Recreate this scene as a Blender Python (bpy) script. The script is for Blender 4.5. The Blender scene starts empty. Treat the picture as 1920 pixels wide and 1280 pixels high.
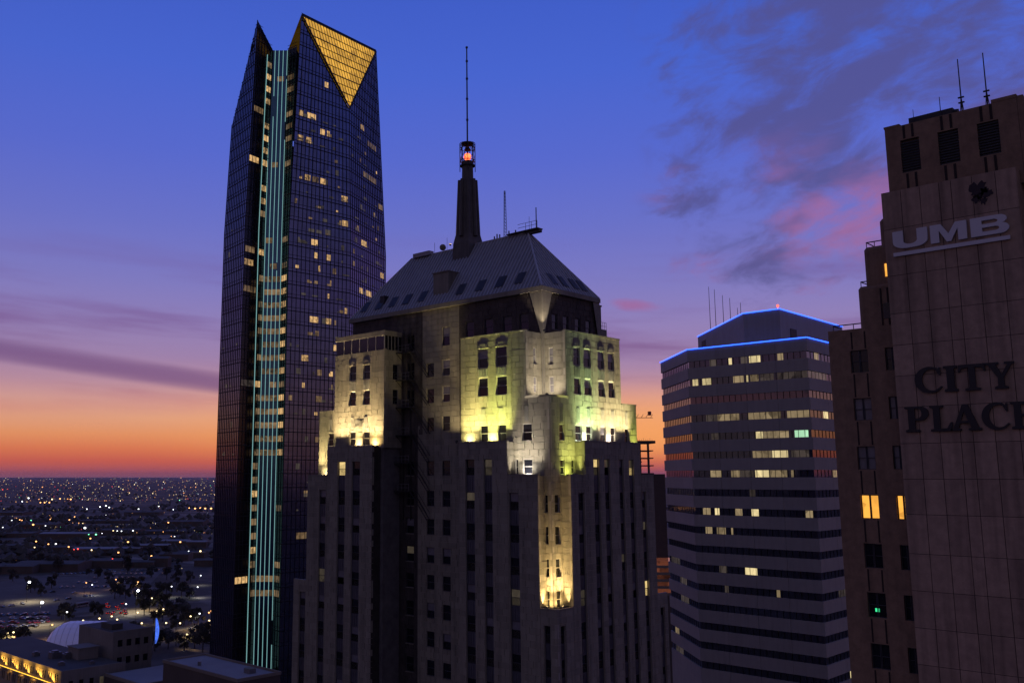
import bpy, math, random
from mathutils import Vector
R = random.Random(7)
rad = math.radians
SC = bpy.context.scene
COL = SC.collection

# ------------------------------------------------------------------ camera
# world axes follow the street grid: +X runs away to the right, +Y away to the left
cam = bpy.data.cameras.new('camera')
cam.sensor_width = 36.0
cam.lens = 33.0
cam.shift_x = 160 / 1920
cam.shift_y = -25 / 1920
cam.clip_start = 1.0
cam.clip_end = 150000
camo = bpy.data.objects.new('camera', cam)
COL.objects.link(camo)
camo.location = (0, 0, 90)
camo.rotation_euler = (rad(98.98), 0, rad(-45.2))
SC.camera = camo

# ------------------------------------------------------------------ dusk sky
def s2l(c):
    return tuple(((v / 255) / 12.92 if v / 255 <= .04045 else ((v / 255 + .055) / 1.055) ** 2.4) for v in c)

world = bpy.data.worlds.new('World')
SC.world = world
world.use_nodes = True
wn, wl = world.node_tree.nodes, world.node_tree.links
wn.clear()
def wnode(t, **k):
    n = wn.new(t)
    for a, b in k.items():
        setattr(n, a, b)
    return n
def wmath(op, a, b=None, c=None, clamp=False):
    n = wnode('ShaderNodeMath', operation=op, use_clamp=clamp)
    for i, v in enumerate((a, b, c)):
        if v is None: continue
        if isinstance(v, (int, float)): n.inputs[i].default_value = v
        else: wl.new(v, n.inputs[i])
    return n.outputs[0]
def wvec(op, a, b=None):
    n = wnode('ShaderNodeVectorMath', operation=op)
    for i, v in enumerate((a, b)):
        if v is None: continue
        if isinstance(v, tuple): n.inputs[i].default_value = v
        else: wl.new(v, n.inputs[i])
    return n
def wmap(v, a, b, lo=0.0, hi=1.0, mode='SMOOTHSTEP'):
    n = wnode('ShaderNodeMapRange', interpolation_type=mode)
    wl.new(v, n.inputs[0])
    for i, q in enumerate((a, b, lo, hi)):
        n.inputs[1 + i].default_value = q
    return n.outputs[0]
def wramp(fac, stops):
    n = wnode('ShaderNodeValToRGB')
    n.color_ramp.interpolation = 'EASE' if False else 'LINEAR'
    e = n.color_ramp.elements
    while len(e) < len(stops): e.new(0.5)
    for q, (p, c) in zip(e, stops):
        q.position = p; q.color = (*s2l(c), 1)
    wl.new(fac, n.inputs[0])
    return n.outputs[0]
def wmix(fac, a, b):
    n = wnode('ShaderNodeMix', data_type='RGBA')
    for i, v in ((0, fac), (6, a), (7, b)):
        if isinstance(v, tuple): n.inputs[i].default_value = v
        elif isinstance(v, (int, float)): n.inputs[i].default_value = v
        else: wl.new(v, n.inputs[i])
    return n.outputs[2]

tc = wnode('ShaderNodeTexCoord')
dirv = tc.outputs['Generated']
sep = wnode('ShaderNodeSeparateXYZ'); wl.new(dirv, sep.inputs[0])
elev = wmath('ARCSINE', sep.outputs[2])                        # radians above the horizon
edeg = wmath('MULTIPLY', elev, 180 / math.pi)
epos = wmath('DIVIDE', wmath('POWER', wmath('MAXIMUM', edeg, 0.0), 0.5), math.sqrt(90))   # 0..1, fine near the horizon
def ep(d): return math.sqrt(max(d, 0) / 90)
west = [(0, (150, 90, 110)), (.35, (180, 88, 92)), (.9, (208, 96, 76)), (1.6, (224, 122, 80)), (2.4, (232, 148, 98)), (3.4, (230, 164, 128)),
        (4.5, (212, 156, 148)), (5.5, (186, 142, 160)), (7, (160, 131, 172)), (9, (146, 129, 184)), (11.5, (127, 123, 193)), (15, (106, 114, 200)),
        (19, (88, 106, 206)), (24, (72, 101, 207)), (32, (58, 88, 194)), (55, (50, 68, 140)), (90, (48, 56, 100))]
east = [(0, (94, 81, 84)), (3, (98, 85, 90)), (8, (102, 89, 100)), (15, (96, 87, 108)), (30, (77, 78, 113)), (55, (57, 63, 106)), (90, (48, 56, 100))]
cw = wramp(epos, [(ep(a), c) for a, c in west])
ce = wramp(epos, [(ep(a), c) for a, c in east])
# distance in azimuth from where the sun went down
SUNAZ = rad(33)
flat = wvec('MULTIPLY', dirv, (1, 1, 0)).outputs[0]
flatn = wvec('NORMALIZE', flat).outputs[0]
adot = wvec('DOT_PRODUCT', flatn, (math.cos(SUNAZ), math.sin(SUNAZ), 0)).outputs['Value']
wfac = wmap(adot, -0.55, 1.0)
skyc = wmix(wfac, ce, cw)
hot = wmath('MULTIPLY', wmap(adot, math.cos(rad(30)), 1.0), wmap(edeg, 6.5, 2.5))
skyc = wmix(wmath('MULTIPLY', hot, wmath('MULTIPLY', wmap(edeg, .2, 2.2), .75)), skyc, (*s2l((255, 168, 96)), 1))
# streaks of thin cloud lying along the horizon
right = wvec('DOT_PRODUCT', dirv, (math.sin(rad(44.8)), -math.cos(rad(44.8)), 0)).outputs['Value']
comb = wnode('ShaderNodeCombineXYZ')
wl.new(wmath('MULTIPLY', right, 2.2), comb.inputs[0])
wl.new(wmath('MULTIPLY', wmath('ADD', elev, wmath('MULTIPLY', right, 0.06)), 19.0), comb.inputs[1])
n1 = wnode('ShaderNodeTexNoise'); n1.inputs['Scale'].default_value = 1.0; n1.inputs['Detail'].default_value = 5; n1.inputs['Roughness'].default_value = .55
wl.new(comb.outputs[0], n1.inputs['Vector'])
streak = wmap(n1.outputs[0], .44, .66)
band = wmath('MULTIPLY', wmap(edeg, 2.5, 6.0), wmap(edeg, 16.0, 8.0))
lowc = wramp(epos, [(ep(0), (190, 100, 100)), (ep(4), (196, 110, 118)), (ep(6), (122, 76, 118)), (ep(9), (120, 84, 142)), (ep(14), (112, 92, 160)), (1, (80, 80, 140))])
skyc = wmix(wmath('MULTIPLY', wmath('MULTIPLY', streak, band), .8), skyc, lowc)
# heavier broken cloud drifting in from the right
warp = wnode('ShaderNodeCombineXYZ')
wl.new(wmath('ADD', wmath('MULTIPLY', right, 6.5), wmath('MULTIPLY', elev, 3.0)), warp.inputs[0])
wl.new(wmath('SUBTRACT', wmath('MULTIPLY', elev, 11.5), wmath('MULTIPLY', right, 3.4)), warp.inputs[1])
wl.new(wmath('MULTIPLY', adot, 2.0), warp.inputs[2])
n2 = wnode('ShaderNodeTexNoise'); n2.inputs['Scale'].default_value = 1.9; n2.inputs['Detail'].default_value = 10; n2.inputs['Roughness'].default_value = .62; n2.inputs['Distortion'].default_value = .35
wl.new(warp.outputs[0], n2.inputs['Vector'])
cdot = wvec('DOT_PRODUCT', flatn, (math.cos(rad(2)), math.sin(rad(2)), 0)).outputs['Value']
cover = wmath('MULTIPLY', wmap(cdot, math.cos(rad(32)), math.cos(rad(16))), wmap(edeg, 7.5, 15))
cover = wmath('MULTIPLY', cover, wmap(edeg, 70, 35))
thr = wmath('SUBTRACT', .57, wmath('MULTIPLY', cover, .20))
cfac = wmap(wmath('SUBTRACT', n2.outputs[0], thr), -.09, .19)
cfac = wmath('MULTIPLY', cfac, wmap(cover, 0.02, .25))
n3 = wnode('ShaderNodeTexNoise'); n3.inputs['Scale'].default_value = 1.6; n3.inputs['Detail'].default_value = 4
wl.new(warp.outputs[0], n3.inputs['Vector'])
pink = wmath('MULTIPLY', wmap(edeg, 20.5, 14.5), wmap(n3.outputs[0], .38, .66))
cloudc = wmix(pink, (*s2l((84, 80, 134)), 1), (*s2l((164, 104, 150)), 1))
skyc = wmix(wmath('MULTIPLY', cfac, .8), skyc, cloudc)
bc = wmath('SUBTRACT', wmath('ADD', elev, wmath('MULTIPLY', wmath('ADD', right, .392), .13)), .119)
bw_ = wmath('ADD', wmath('POWER', wmath('DIVIDE', bc, .0115), 2.0), wmath('MULTIPLY', wmath('SUBTRACT', n1.outputs[0], .5), 3.0))
mauve = wmath('MULTIPLY', wmap(bw_, 1.4, -.3), wmath('MULTIPLY', wmap(right, -.10, -.22), wmap(adot, 0, .3)))
skyc = wmix(wmath('MULTIPLY', mauve, .72), skyc, (*s2l((112, 76, 126)), 1))
ca = wmath('POWER', wmath('DIVIDE', wmath('SUBTRACT', right, .216), .024), 2.0)
cb = wmath('POWER', wmath('DIVIDE', wmath('ADD', wmath('SUBTRACT', elev, .1763), wmath('MULTIPLY', wmath('SUBTRACT', right, .216), .12)), .0062), 2.0)
lens = wmap(wmath('ADD', wmath('ADD', ca, cb), wmath('MULTIPLY', wmath('SUBTRACT', n2.outputs[0], .5), 4.5)), 1.6, -.4)
skyc = wmix(wmath('MULTIPLY', wmath('MULTIPLY', lens, wmap(adot, 0, .2)), .62), skyc, (*s2l((166, 98, 146)), 1))
bg = wnode('ShaderNodeBackground'); bg.inputs['Strength'].default_value = 1.0
wl.new(skyc, bg.inputs[0])
wo = wnode('ShaderNodeOutputWorld'); wl.new(bg.outputs[0], wo.inputs[0])
world.cycles.sampling_method = 'AUTOMATIC'

vs = SC.view_settings
SC.display_settings.display_device = 'sRGB'
vs.view_transform = 'Standard'; vs.look = 'None'; vs.exposure = 0; vs.gamma = 1; vs.use_curve_mapping = False
SC.cycles.use_denoising = True
SC.cycles.max_bounces = 6
SC.cycles.diffuse_bounces = 3
SC.cycles.glossy_bounces = 4
SC.cycles.sample_clamp_indirect = 4.0

# ------------------------------------------------------------------ helpers
class MB:
    def __init__(s): s.v, s.f = [], []
    def add(s, vs_, fs):
        b = len(s.v); s.v += [tuple(p) for p in vs_]; s.f += [tuple(b + i for i in q) for q in fs]; return s
    def quad(s, a, b, c, d): return s.add((a, b, c, d), ((0, 1, 2, 3),))
    def tri(s, a, b, c): return s.add((a, b, c), ((0, 1, 2),))
    def box(s, x0, x1, y0, y1, z0, z1):
        return s.add([(x0, y0, z0), (x1, y0, z0), (x1, y1, z0), (x0, y1, z0), (x0, y0, z1), (x1, y0, z1), (x1, y1, z1), (x0, y1, z1)],
                     [(0, 3, 2, 1), (4, 5, 6, 7), (0, 1, 5, 4), (1, 2, 6, 5), (2, 3, 7, 6), (3, 0, 4, 7)])
    def slab(s, x0, x1, y0, y1, z0, z1):        # a box without its back
        return s.add([(x0, y0, z0), (x1, y0, z0), (x1, y1, z0), (x0, y1, z0), (x0, y0, z1), (x1, y0, z1), (x1, y1, z1), (x0, y1, z1)],
                     [(0, 3, 2, 1), (4, 5, 6, 7), (0, 1, 5, 4), (1, 2, 6, 5), (3, 0, 4, 7)])
    def prism(s, poly, z0, z1, top=True):
        n = len(poly)
        fs = [(i, (i + 1) % n, n + (i + 1) % n, n + i) for i in range(n)]
        if top: fs.append(tuple(range(n, 2 * n)))
        return s.add([(x, y, z0) for x, y in poly] + [(x, y, z1) for x, y in poly], fs)
    def frustum(s, p0, p1, z0, z1):
        n = len(p0)
        fs = [(i, (i + 1) % n, n + (i + 1) % n, n + i) for i in range(n)] + [tuple(range(n, 2 * n))]
        return s.add([(x, y, z0) for x, y in p0] + [(x, y, z1) for x, y in p1], fs)
    def tube(s, p0, p1, r0, r1=None, n=6):
        r1 = r0 if r1 is None else r1
        p0, p1 = Vector(p0), Vector(p1)
        d = (p1 - p0).normalized()
        a = d.orthogonal().normalized(); b = d.cross(a)
        vs_ = []
        for p, r in ((p0, r0), (p1, r1)):
            for i in range(n):
                t = 2 * math.pi * i / n
                vs_.append(p + (a * math.cos(t) + b * math.sin(t)) * r)
        return s.add(vs_, [(i, (i + 1) % n, n + (i + 1) % n, n + i) for i in range(n)] + [tuple(range(n - 1, -1, -1)), tuple(range(n, 2 * n))])
    def ball(s, c, r, nu=10, nv=6, sz=1.0):
        vs_, fs = [], []
        for j in range(nv + 1):
            ph = math.pi * j / nv
            for i in range(nu):
                th = 2 * math.pi * i / nu
                vs_.append((c[0] + r * math.sin(ph) * math.cos(th), c[1] + r * math.sin(ph) * math.sin(th), c[2] + r * sz * math.cos(ph)))
        for j in range(nv):
            for i in range(nu):
                fs.append((j * nu + i, (j + 1) * nu + i, (j + 1) * nu + (i + 1) % nu, j * nu + (i + 1) % nu))
        return s.add(vs_, fs)
    def octa(s, c, r):
        x, y, z = c
        return s.add([(x - r, y, z), (x, y - r, z), (x + r, y, z), (x, y + r, z), (x, y, z + r), (x, y, z - r)],
                     [(0, 1, 4), (1, 2, 4), (2, 3, 4), (3, 0, 4), (1, 0, 5), (2, 1, 5), (3, 2, 5), (0, 3, 5)])
    def mesh(s, name, smooth=False):
        m = bpy.data.meshes.new(name)
        m.from_pydata(s.v, [], s.f); m.update()
        if smooth:
            for p in m.polygons: p.use_smooth = True
        return m

def mk(name, mesh, mat, parent=None, loc=(0, 0, 0), rot=0.0, local=False):
    if isinstance(mesh, MB): mesh = mesh.mesh(name)
    if mat is not None and not mesh.materials: mesh.materials.append(mat)
    o = bpy.data.objects.new(name, mesh)
    COL.objects.link(o)
    if parent is not None:
        o.parent = parent
        if not local: loc = tuple(Vector(loc) - parent.matrix_basis.translation)
    o.location = loc
    o.rotation_euler = (0, 0, rot)
    return o
def tag(o, label, cat, group=None, kind=None):
    o['label'] = label
    if cat: o['category'] = cat
    if group: o['group'] = group
    if kind: o['kind'] = kind
    return o
def thing(name, loc, label, cat, group=None, rot=0.0):
    o = bpy.data.objects.new(name, None)
    o.empty_display_size = 1
    COL.objects.link(o)
    o.location = loc; o.rotation_euler = (0, 0, rot)
    return tag(o, label, cat, group)
def struct(o):
    o['kind'] = 'structure'; return o

# ------------------------------------------------------------------ materials
def pmat(name, col, rough=.8, metal=0.0, var=.15, scale=.6, bump=0.0, spec=.5, island=0.0, stain=0.0, emis=None, estr=0.0, bscale=None, coat=0.0):
    m = bpy.data.materials.new(name); m.use_nodes = True
    nt = m.node_tree; nd, lk = nt.nodes, nt.links
    b = nd['Principled BSDF']
    b.inputs['Roughness'].default_value = rough
    b.inputs['Metallic'].default_value = metal
    b.inputs['Specular IOR Level'].default_value = spec
    if coat: b.inputs['Coat Weight'].default_value = coat
    g = nd.new('ShaderNodeNewGeometry')
    n = nd.new('ShaderNodeTexNoise'); n.inputs['Scale'].default_value = scale; n.inputs['Detail'].default_value = 6; n.inputs['Roughness'].default_value = .65
    lk.new(g.outputs['Position'], n.inputs['Vector'])
    mr = nd.new('ShaderNodeMapRange'); mr.inputs[1].default_value = .25; mr.inputs[2].default_value = .75; mr.inputs[3].default_value = 1 - var; mr.inputs[4].default_value = 1 + var
    lk.new(n.outputs[0], mr.inputs[0])
    val = mr.outputs[0]
    if island:
        oi = nd.new('ShaderNodeObjectInfo')
        ad = nd.new('ShaderNodeMath'); ad.operation = 'ADD'
        lk.new(g.outputs['Random Per Island'], ad.inputs[0]); lk.new(oi.outputs['Random'], ad.inputs[1])
        fr = nd.new('ShaderNodeMath'); fr.operation = 'FRACT'; lk.new(ad.outputs[0], fr.inputs[0])
        m2 = nd.new('ShaderNodeMapRange'); m2.inputs[3].default_value = 1 - island; m2.inputs[4].default_value = 1 + island
        lk.new(fr.outputs[0], m2.inputs[0])
        mu = nd.new('ShaderNodeMath'); mu.operation = 'MULTIPLY'; lk.new(val, mu.inputs[0]); lk.new(m2.outputs[0], mu.inputs[1])
        val = mu.outputs[0]
    if stain:                                    # rain streaks running down the face
        mp = nd.new('ShaderNodeMapping'); mp.inputs['Scale'].default_value = (1.6, 1.6, .09)
        lk.new(g.outputs['Position'], mp.inputs[0])
        n4 = nd.new('ShaderNodeTexNoise'); n4.inputs['Scale'].default_value = 1.0; n4.inputs['Detail'].default_value = 5
        lk.new(mp.outputs[0], n4.inputs['Vector'])
        m4 = nd.new('ShaderNodeMapRange'); m4.inputs[1].default_value = .45; m4.inputs[2].default_value = .75; m4.inputs[3].default_value = 1; m4.inputs[4].default_value = 1 - stain
        lk.new(n4.outputs[0], m4.inputs[0])
        mu = nd.new('ShaderNodeMath'); mu.operation = 'MULTIPLY'; lk.new(val, mu.inputs[0]); lk.new(m4.outputs[0], mu.inputs[1])
        val = mu.outputs[0]
    sc = nd.new('ShaderNodeVectorMath'); sc.operation = 'SCALE'; sc.inputs[0].default_value = col[:3]
    lk.new(val, sc.inputs['Scale'])
    lk.new(sc.outputs[0], b.inputs['Base Color'])
    if bump:
        n5 = nd.new('ShaderNodeTexNoise'); n5.inputs['Scale'].default_value = bscale or scale * 6; n5.inputs['Detail'].default_value = 5
        lk.new(g.outputs['Position'], n5.inputs['Vector'])
        bp = nd.new('ShaderNodeBump'); bp.inputs['Strength'].default_value = bump; bp.inputs['Distance'].default_value = .05
        lk.new(n5.outputs[0], bp.inputs['Height']); lk.new(bp.outputs[0], b.inputs['Normal'])
    if emis:
        b.inputs['Emission Color'].default_value = (*emis, 1); b.inputs['Emission Strength'].default_value = estr
    return m

def emat(name, col, st, sample='NONE', var=0.0, scale=.8, vert=0.0):
    """something that gives off light; var mottles it like a furnished room behind glass"""
    m = bpy.data.materials.new(name); m.use_nodes = True
    nt = m.node_tree; nd, lk = nt.nodes, nt.links
    b = nd['Principled BSDF']
    b.inputs['Base Color'].default_value = (.02, .02, .02, 1); b.inputs['Roughness'].default_value = .15
    b.inputs['Emission Color'].default_value = (*col, 1)
    b.inputs['Emission Strength'].default_value = st
    if var:
        g = nd.new('ShaderNodeNewGeometry')
        mp = nd.new('ShaderNodeMapping'); mp.inputs['Scale'].default_value = (1, 1, .7)
        lk.new(g.outputs['Position'], mp.inputs[0])
        n = nd.new('ShaderNodeTexVoronoi'); n.inputs['Scale'].default_value = scale
        lk.new(mp.outputs[0], n.inputs['Vector'])
        n2_ = nd.new('ShaderNodeTexNoise'); n2_.inputs['Scale'].default_value = scale * 2.3; n2_.inputs['Detail'].default_value = 3
        lk.new(mp.outputs[0], n2_.inputs['Vector'])
        sr = nd.new('ShaderNodeSeparateColor'); lk.new(n.outputs['Color'], sr.inputs[0])
        ad = nd.new('ShaderNodeMath'); ad.operation = 'ADD'; lk.new(sr.outputs[0], ad.inputs[0]); lk.new(n2_.outputs[0], ad.inputs[1])
        oi = nd.new('ShaderNodeObjectInfo')
        a2 = nd.new('ShaderNodeMath'); a2.operation = 'ADD'; lk.new(ad.outputs[0], a2.inputs[0]); lk.new(oi.outputs['Random'], a2.inputs[1])
        mr = nd.new('ShaderNodeMapRange'); mr.inputs[1].default_value = .5; mr.inputs[2].default_value = 2.1
        mr.inputs[3].default_value = st * (1 - var); mr.inputs[4].default_value = st * (1 + var)
        lk.new(a2.outputs[0], mr.inputs[0])
        lk.new(mr.outputs[0], b.inputs['Emission Strength'])
    m.cycles.emission_sampling = sample
    return m

def glass(name, col, rough=.05, spec=.6, var=.2, ior=1.5, wobble=.004, wscale=.25, metal=0.0):
    m = pmat(name, col, rough=rough, var=var, scale=.3, spec=spec, metal=metal)
    nt = m.node_tree; nd, lk = nt.nodes, nt.links
    b = nd['Principled BSDF']; b.inputs['IOR'].default_value = ior
    g = nd.new('ShaderNodeNewGeometry')
    n = nd.new('ShaderNodeTexNoise'); n.inputs['Scale'].default_value = wscale; n.inputs['Detail'].default_value = 2
    lk.new(g.outputs['Position'], n.inputs['Vector'])
    bp = nd.new('ShaderNodeBump'); bp.inputs['Strength'].default_value = 1; bp.inputs['Distance'].default_value = wobble * 4
    lk.new(n.outputs[0], bp.inputs['Height']); lk.new(bp.outputs[0], b.inputs['Normal'])
    return m

M = {}
M['stone'] = pmat('limestone', (.275, .25, .19), rough=.85, var=.16, scale=.35, bump=.25, bscale=5, island=.12, stain=.36)
M['mortar'] = pmat('mortar', (.36, .325, .265), rough=.95, var=.12, scale=1.2)
M['stone_plain'] = pmat('limestone_plain', (.25, .224, .18), rough=.88, var=.2, scale=.5, bump=.2, stain=.3)
M['flute'] = pmat('fluted_stone', (.27, .26, .23), rough=.8, var=.14, scale=1.5, stain=.3)
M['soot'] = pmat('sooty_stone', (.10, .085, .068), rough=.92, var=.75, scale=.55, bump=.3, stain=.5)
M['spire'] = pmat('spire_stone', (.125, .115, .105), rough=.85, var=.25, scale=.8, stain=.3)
M['topstone'] = pmat('dark_top_stone', (.085, .068, .058), rough=.95, var=.5, scale=.6, stain=.3)  # darker mottled stone tone for the storey under the eaves
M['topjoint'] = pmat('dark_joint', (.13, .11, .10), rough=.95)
M['shadedbrick'] = pmat('shaded_dark_brick', (.060, .050, .045), rough=.95, var=.5, scale=.7, stain=.3)  # dark brick, with the shade of the deep court put into its colour
M['spandrel'] = pmat('spandrel_metal', (.085, .088, .11), rough=.5, metal=.3, var=.3, scale=.8)
M['sash'] = pmat('window_sash', (.45, .42, .36), rough=.6, var=.1)
M['sash_dark'] = pmat('dark_sash', (.05, .05, .06), rough=.5, var=.1)
M['pane'] = glass('window_glass', (.010, .011, .016), rough=.06, spec=.5)
M['pane_blind'] = pmat('glass_with_blind', (.19, .18, .20), rough=.25, var=.25, scale=1.4)
M['pane_warm'] = emat('lit_window_warm', (1, .72, .28), .75, var=.35, scale=1.1)
M['pane_dim'] = emat('lit_window_dim', (.75, .6, .42), .05, var=.5, scale=1.1)
M['roof'] = pmat('roof_metal', (.27, .275, .29), rough=.6, metal=.1, var=.18, scale=.5, stain=.25)
M['seam'] = pmat('roof_seam_metal', (.50, .51, .53), rough=.55, metal=.1, var=.1)
M['iron'] = pmat('painted_iron', (.035, .033, .035), rough=.6, metal=.2, var=.3, scale=2)
M['steel'] = pmat('galvanised_steel', (.22, .22, .23), rough=.45, metal=.7, var=.2, scale=2)
M['skylight'] = pmat('skylight_glass', (.10, .105, .12), rough=.35, var=.2)
M['gravel'] = pmat('roof_gravel', (.16, .15, .145), rough=.95, var=.35, scale=.8)

# ------------------------------------------------------------------ ground and far city

mg = bpy.data.materials.new('town_ground'); mg.use_nodes = True
_n, _l = mg.node_tree.nodes, mg.node_tree.links
_g = _n.new('ShaderNodeNewGeometry')
_v = _n.new('ShaderNodeTexVoronoi'); _v.inputs['Scale'].default_value = .021; _v.distance = 'CHEBYCHEV'; _l.new(_g.outputs['Position'], _v.inputs['Vector'])
_s = _n.new('ShaderNodeSeparateColor'); _l.new(_v.outputs['Color'], _s.inputs[0])
_r = _n.new('ShaderNodeValToRGB'); _r.color_ramp.interpolation = 'CONSTANT'
_e = _r.color_ramp.elements
for _ in range(4): _e.new(.5)
for _q, (_p, _c) in zip(_e, ((0, (.07, .056, .036)), (.28, (.115, .088, .056)), (.5, (.16, .135, .10)), (.66, (.085, .066, .042)), (.82, (.21, .18, .14)), (.92, (.05, .048, .028)))): _q.position = _p; _q.color = (*_c, 1)
_l.new(_s.outputs[0], _r.inputs[0])
_t = _n.new('ShaderNodeTexNoise'); _t.inputs['Scale'].default_value = .05; _t.inputs['Detail'].default_value = 8; _l.new(_g.outputs['Position'], _t.inputs['Vector'])
_m = _n.new('ShaderNodeMapRange'); _m.inputs[1].default_value = .3; _m.inputs[2].default_value = .7; _m.inputs[3].default_value = .45; _m.inputs[4].default_value = 1.5; _l.new(_t.outputs[0], _m.inputs[0])
_x = _n.new('ShaderNodeVectorMath'); _x.operation = 'SCALE'; _l.new(_r.outputs[0], _x.inputs[0]); _l.new(_m.outputs[0], _x.inputs['Scale'])
_l.new(_x.outputs[0], _n['Principled BSDF'].inputs['Base Color']); _n['Principled BSDF'].inputs['Roughness'].default_value = .95
gnd = MB()
NR = 64
rings = [0, 400, 1500, 5000, 15000, 60000, 110000]
for r0, r1 in zip(rings, rings[1:]):
    for i in range(NR):
        a0, a1 = 2 * math.pi * i / NR, 2 * math.pi * (i + 1) / NR
        p = lambda r, a: (r * math.cos(a), r * math.sin(a), 0)
        if r0 == 0: gnd.tri((0, 0, 0), p(r1, a0), p(r1, a1))
        else: gnd.quad(p(r0, a0), p(r1, a0), p(r1, a1), p(r0, a1))
struct(mk('ground', gnd, mg))

# ------------------------------------------------------------------ masonry and window tools
def rects_of_blocks(W, z0, z1, ops, course=.76, length=1.55, g=.05):
    """course after course of cut stones, broken round the openings"""
    out = []
    n = max(1, round((z1 - z0) / course)); ch = (z1 - z0) / n
    for k in range(n):
        a, b = z0 + k * ch, z0 + (k + 1) * ch
        cuts = {0.0, W}
        x = -(length * (.5 if k % 2 else 0)) + R.uniform(-.1, .1)
        while x < W:
            if .25 < x < W - .25: cuts.add(x)
            x += length * R.uniform(.82, 1.18)
        hit = [o for o in ops if o[2] < b - .01 and o[3] > a + .01]
        for o in hit: cuts |= {max(0, o[0]), min(W, o[1])}
        cs = sorted(cuts)
        for u0, u1 in zip(cs, cs[1:]):
            if u1 - u0 < .07: continue
            segs = [(a, b)]
            for o in hit:
                if o[0] - .01 <= u0 and o[1] + .01 >= u1:
                    segs = [t for s0, s1 in segs for t in ((s0, min(s1, o[2])), (max(s0, o[3]), s1)) if t[1] - t[0] > .06]
            for s0, s1 in segs: out.append((u0 + g / 2, u1 - g / 2, s0 + g / 2, s1 - g / 2))
    return out

def wall(parent, O, th, W, z0, z1, ops=(), zblk=None, t=.35, loose=False, mats=('stone', 'mortar'), name='wall', course=.76, top=True):
    """local x runs right along the face, y goes into the building"""
    ops = [o for o in ops]
    d0 = .05 if zblk is not None else 0.0
    m = MB()
    xs = sorted({0.0, W} | {min(W, max(0, v)) for o in ops for v in o[:2]})
    zs = sorted({z0, z1} | {min(z1, max(z0, v)) for o in ops for v in o[2:4]} | ({zblk} if zblk and z0 < zblk < z1 else set()))
    for x0, x1 in zip(xs, xs[1:]):
        for a, b in zip(zs, zs[1:]):
            cx_, cz_ = (x0 + x1) / 2, (a + b) / 2
            if any(o[0] < cx_ < o[1] and o[2] < cz_ < o[3] for o in ops): continue
            m.quad((x0, d0, a), (x1, d0, a), (x1, d0, b), (x0, d0, b))
    for u0, u1, a, b in [o[:4] for o in ops]:
        m.quad((u0, d0, a), (u0, d0, b), (u0, t, b), (u0, t, a))
        m.quad((u1, d0, b), (u1, d0, a), (u1, t, a), (u1, t, b))
        m.quad((u0, d0, a), (u0, t, a), (u1, t, a), (u1, d0, a))
        m.quad((u0, d0, b), (u1, d0, b), (u1, t, b), (u0, t, b))
    if top: m.quad((0, d0, z1), (W, d0, z1), (W, t, z1), (0, t, z1))
    m.quad((0, d0, z0), (0, d0, z1), (0, t, z1), (0, t, z0))
    m.quad((W, d0, z1), (W, d0, z0), (W, t, z0), (W, t, z1))
    w = mk(name, m, M[mats[1] if zblk is not None else mats[0]], parent, (O[0], O[1], 0), th)
    if zblk is not None:
        rc = rects_of_blocks(W, max(z0, zblk), z1, ops, course=course)
        if loose:
            for u0, u1, a, b in rc:
                pr = R.uniform(-.006, .006)
                mm = MB().slab(-(u1 - u0) / 2, (u1 - u0) / 2, pr, .07, -(b - a) / 2, (b - a) / 2)
                cu = (u0 + u1) / 2
                mk('stone_block', mm, M[mats[0]], parent, (O[0] + cu * math.cos(th), O[1] + cu * math.sin(th), (a + b) / 2), th)
        else:
            mm = MB()
            for u0, u1, a, b in rc: mm.slab(u0, u1, R.uniform(-.006, .006), .07, a, b)
            o = mk('stone_facing', mm, M[mats[0]], parent, (O[0], O[1], 0), th)
            o['kind'] = 'stuff'
    return w

def opsX(Ymax, lst): return [(Ymax - yb, Ymax - ya, a, b) for ya, yb, a, b in lst]     # openings given as Y ranges
def opsY(Xmin, lst): return [(xa - Xmin, xb - Xmin, a, b) for xa, xb, a, b in lst]
TX, TY = -math.pi / 2, 0.0
def wallX(parent, c, ya, yb, z0, z1, ops=(), **k): return wall(parent, (c, yb), TX, yb - ya, z0, z1, opsX(yb, ops), **k)
def wallY(parent, c, xa, xb, z0, z1, ops=(), **k): return wall(parent, (xa, c), TY, xb - xa, z0, z1, opsY(xa, ops), **k)

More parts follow.
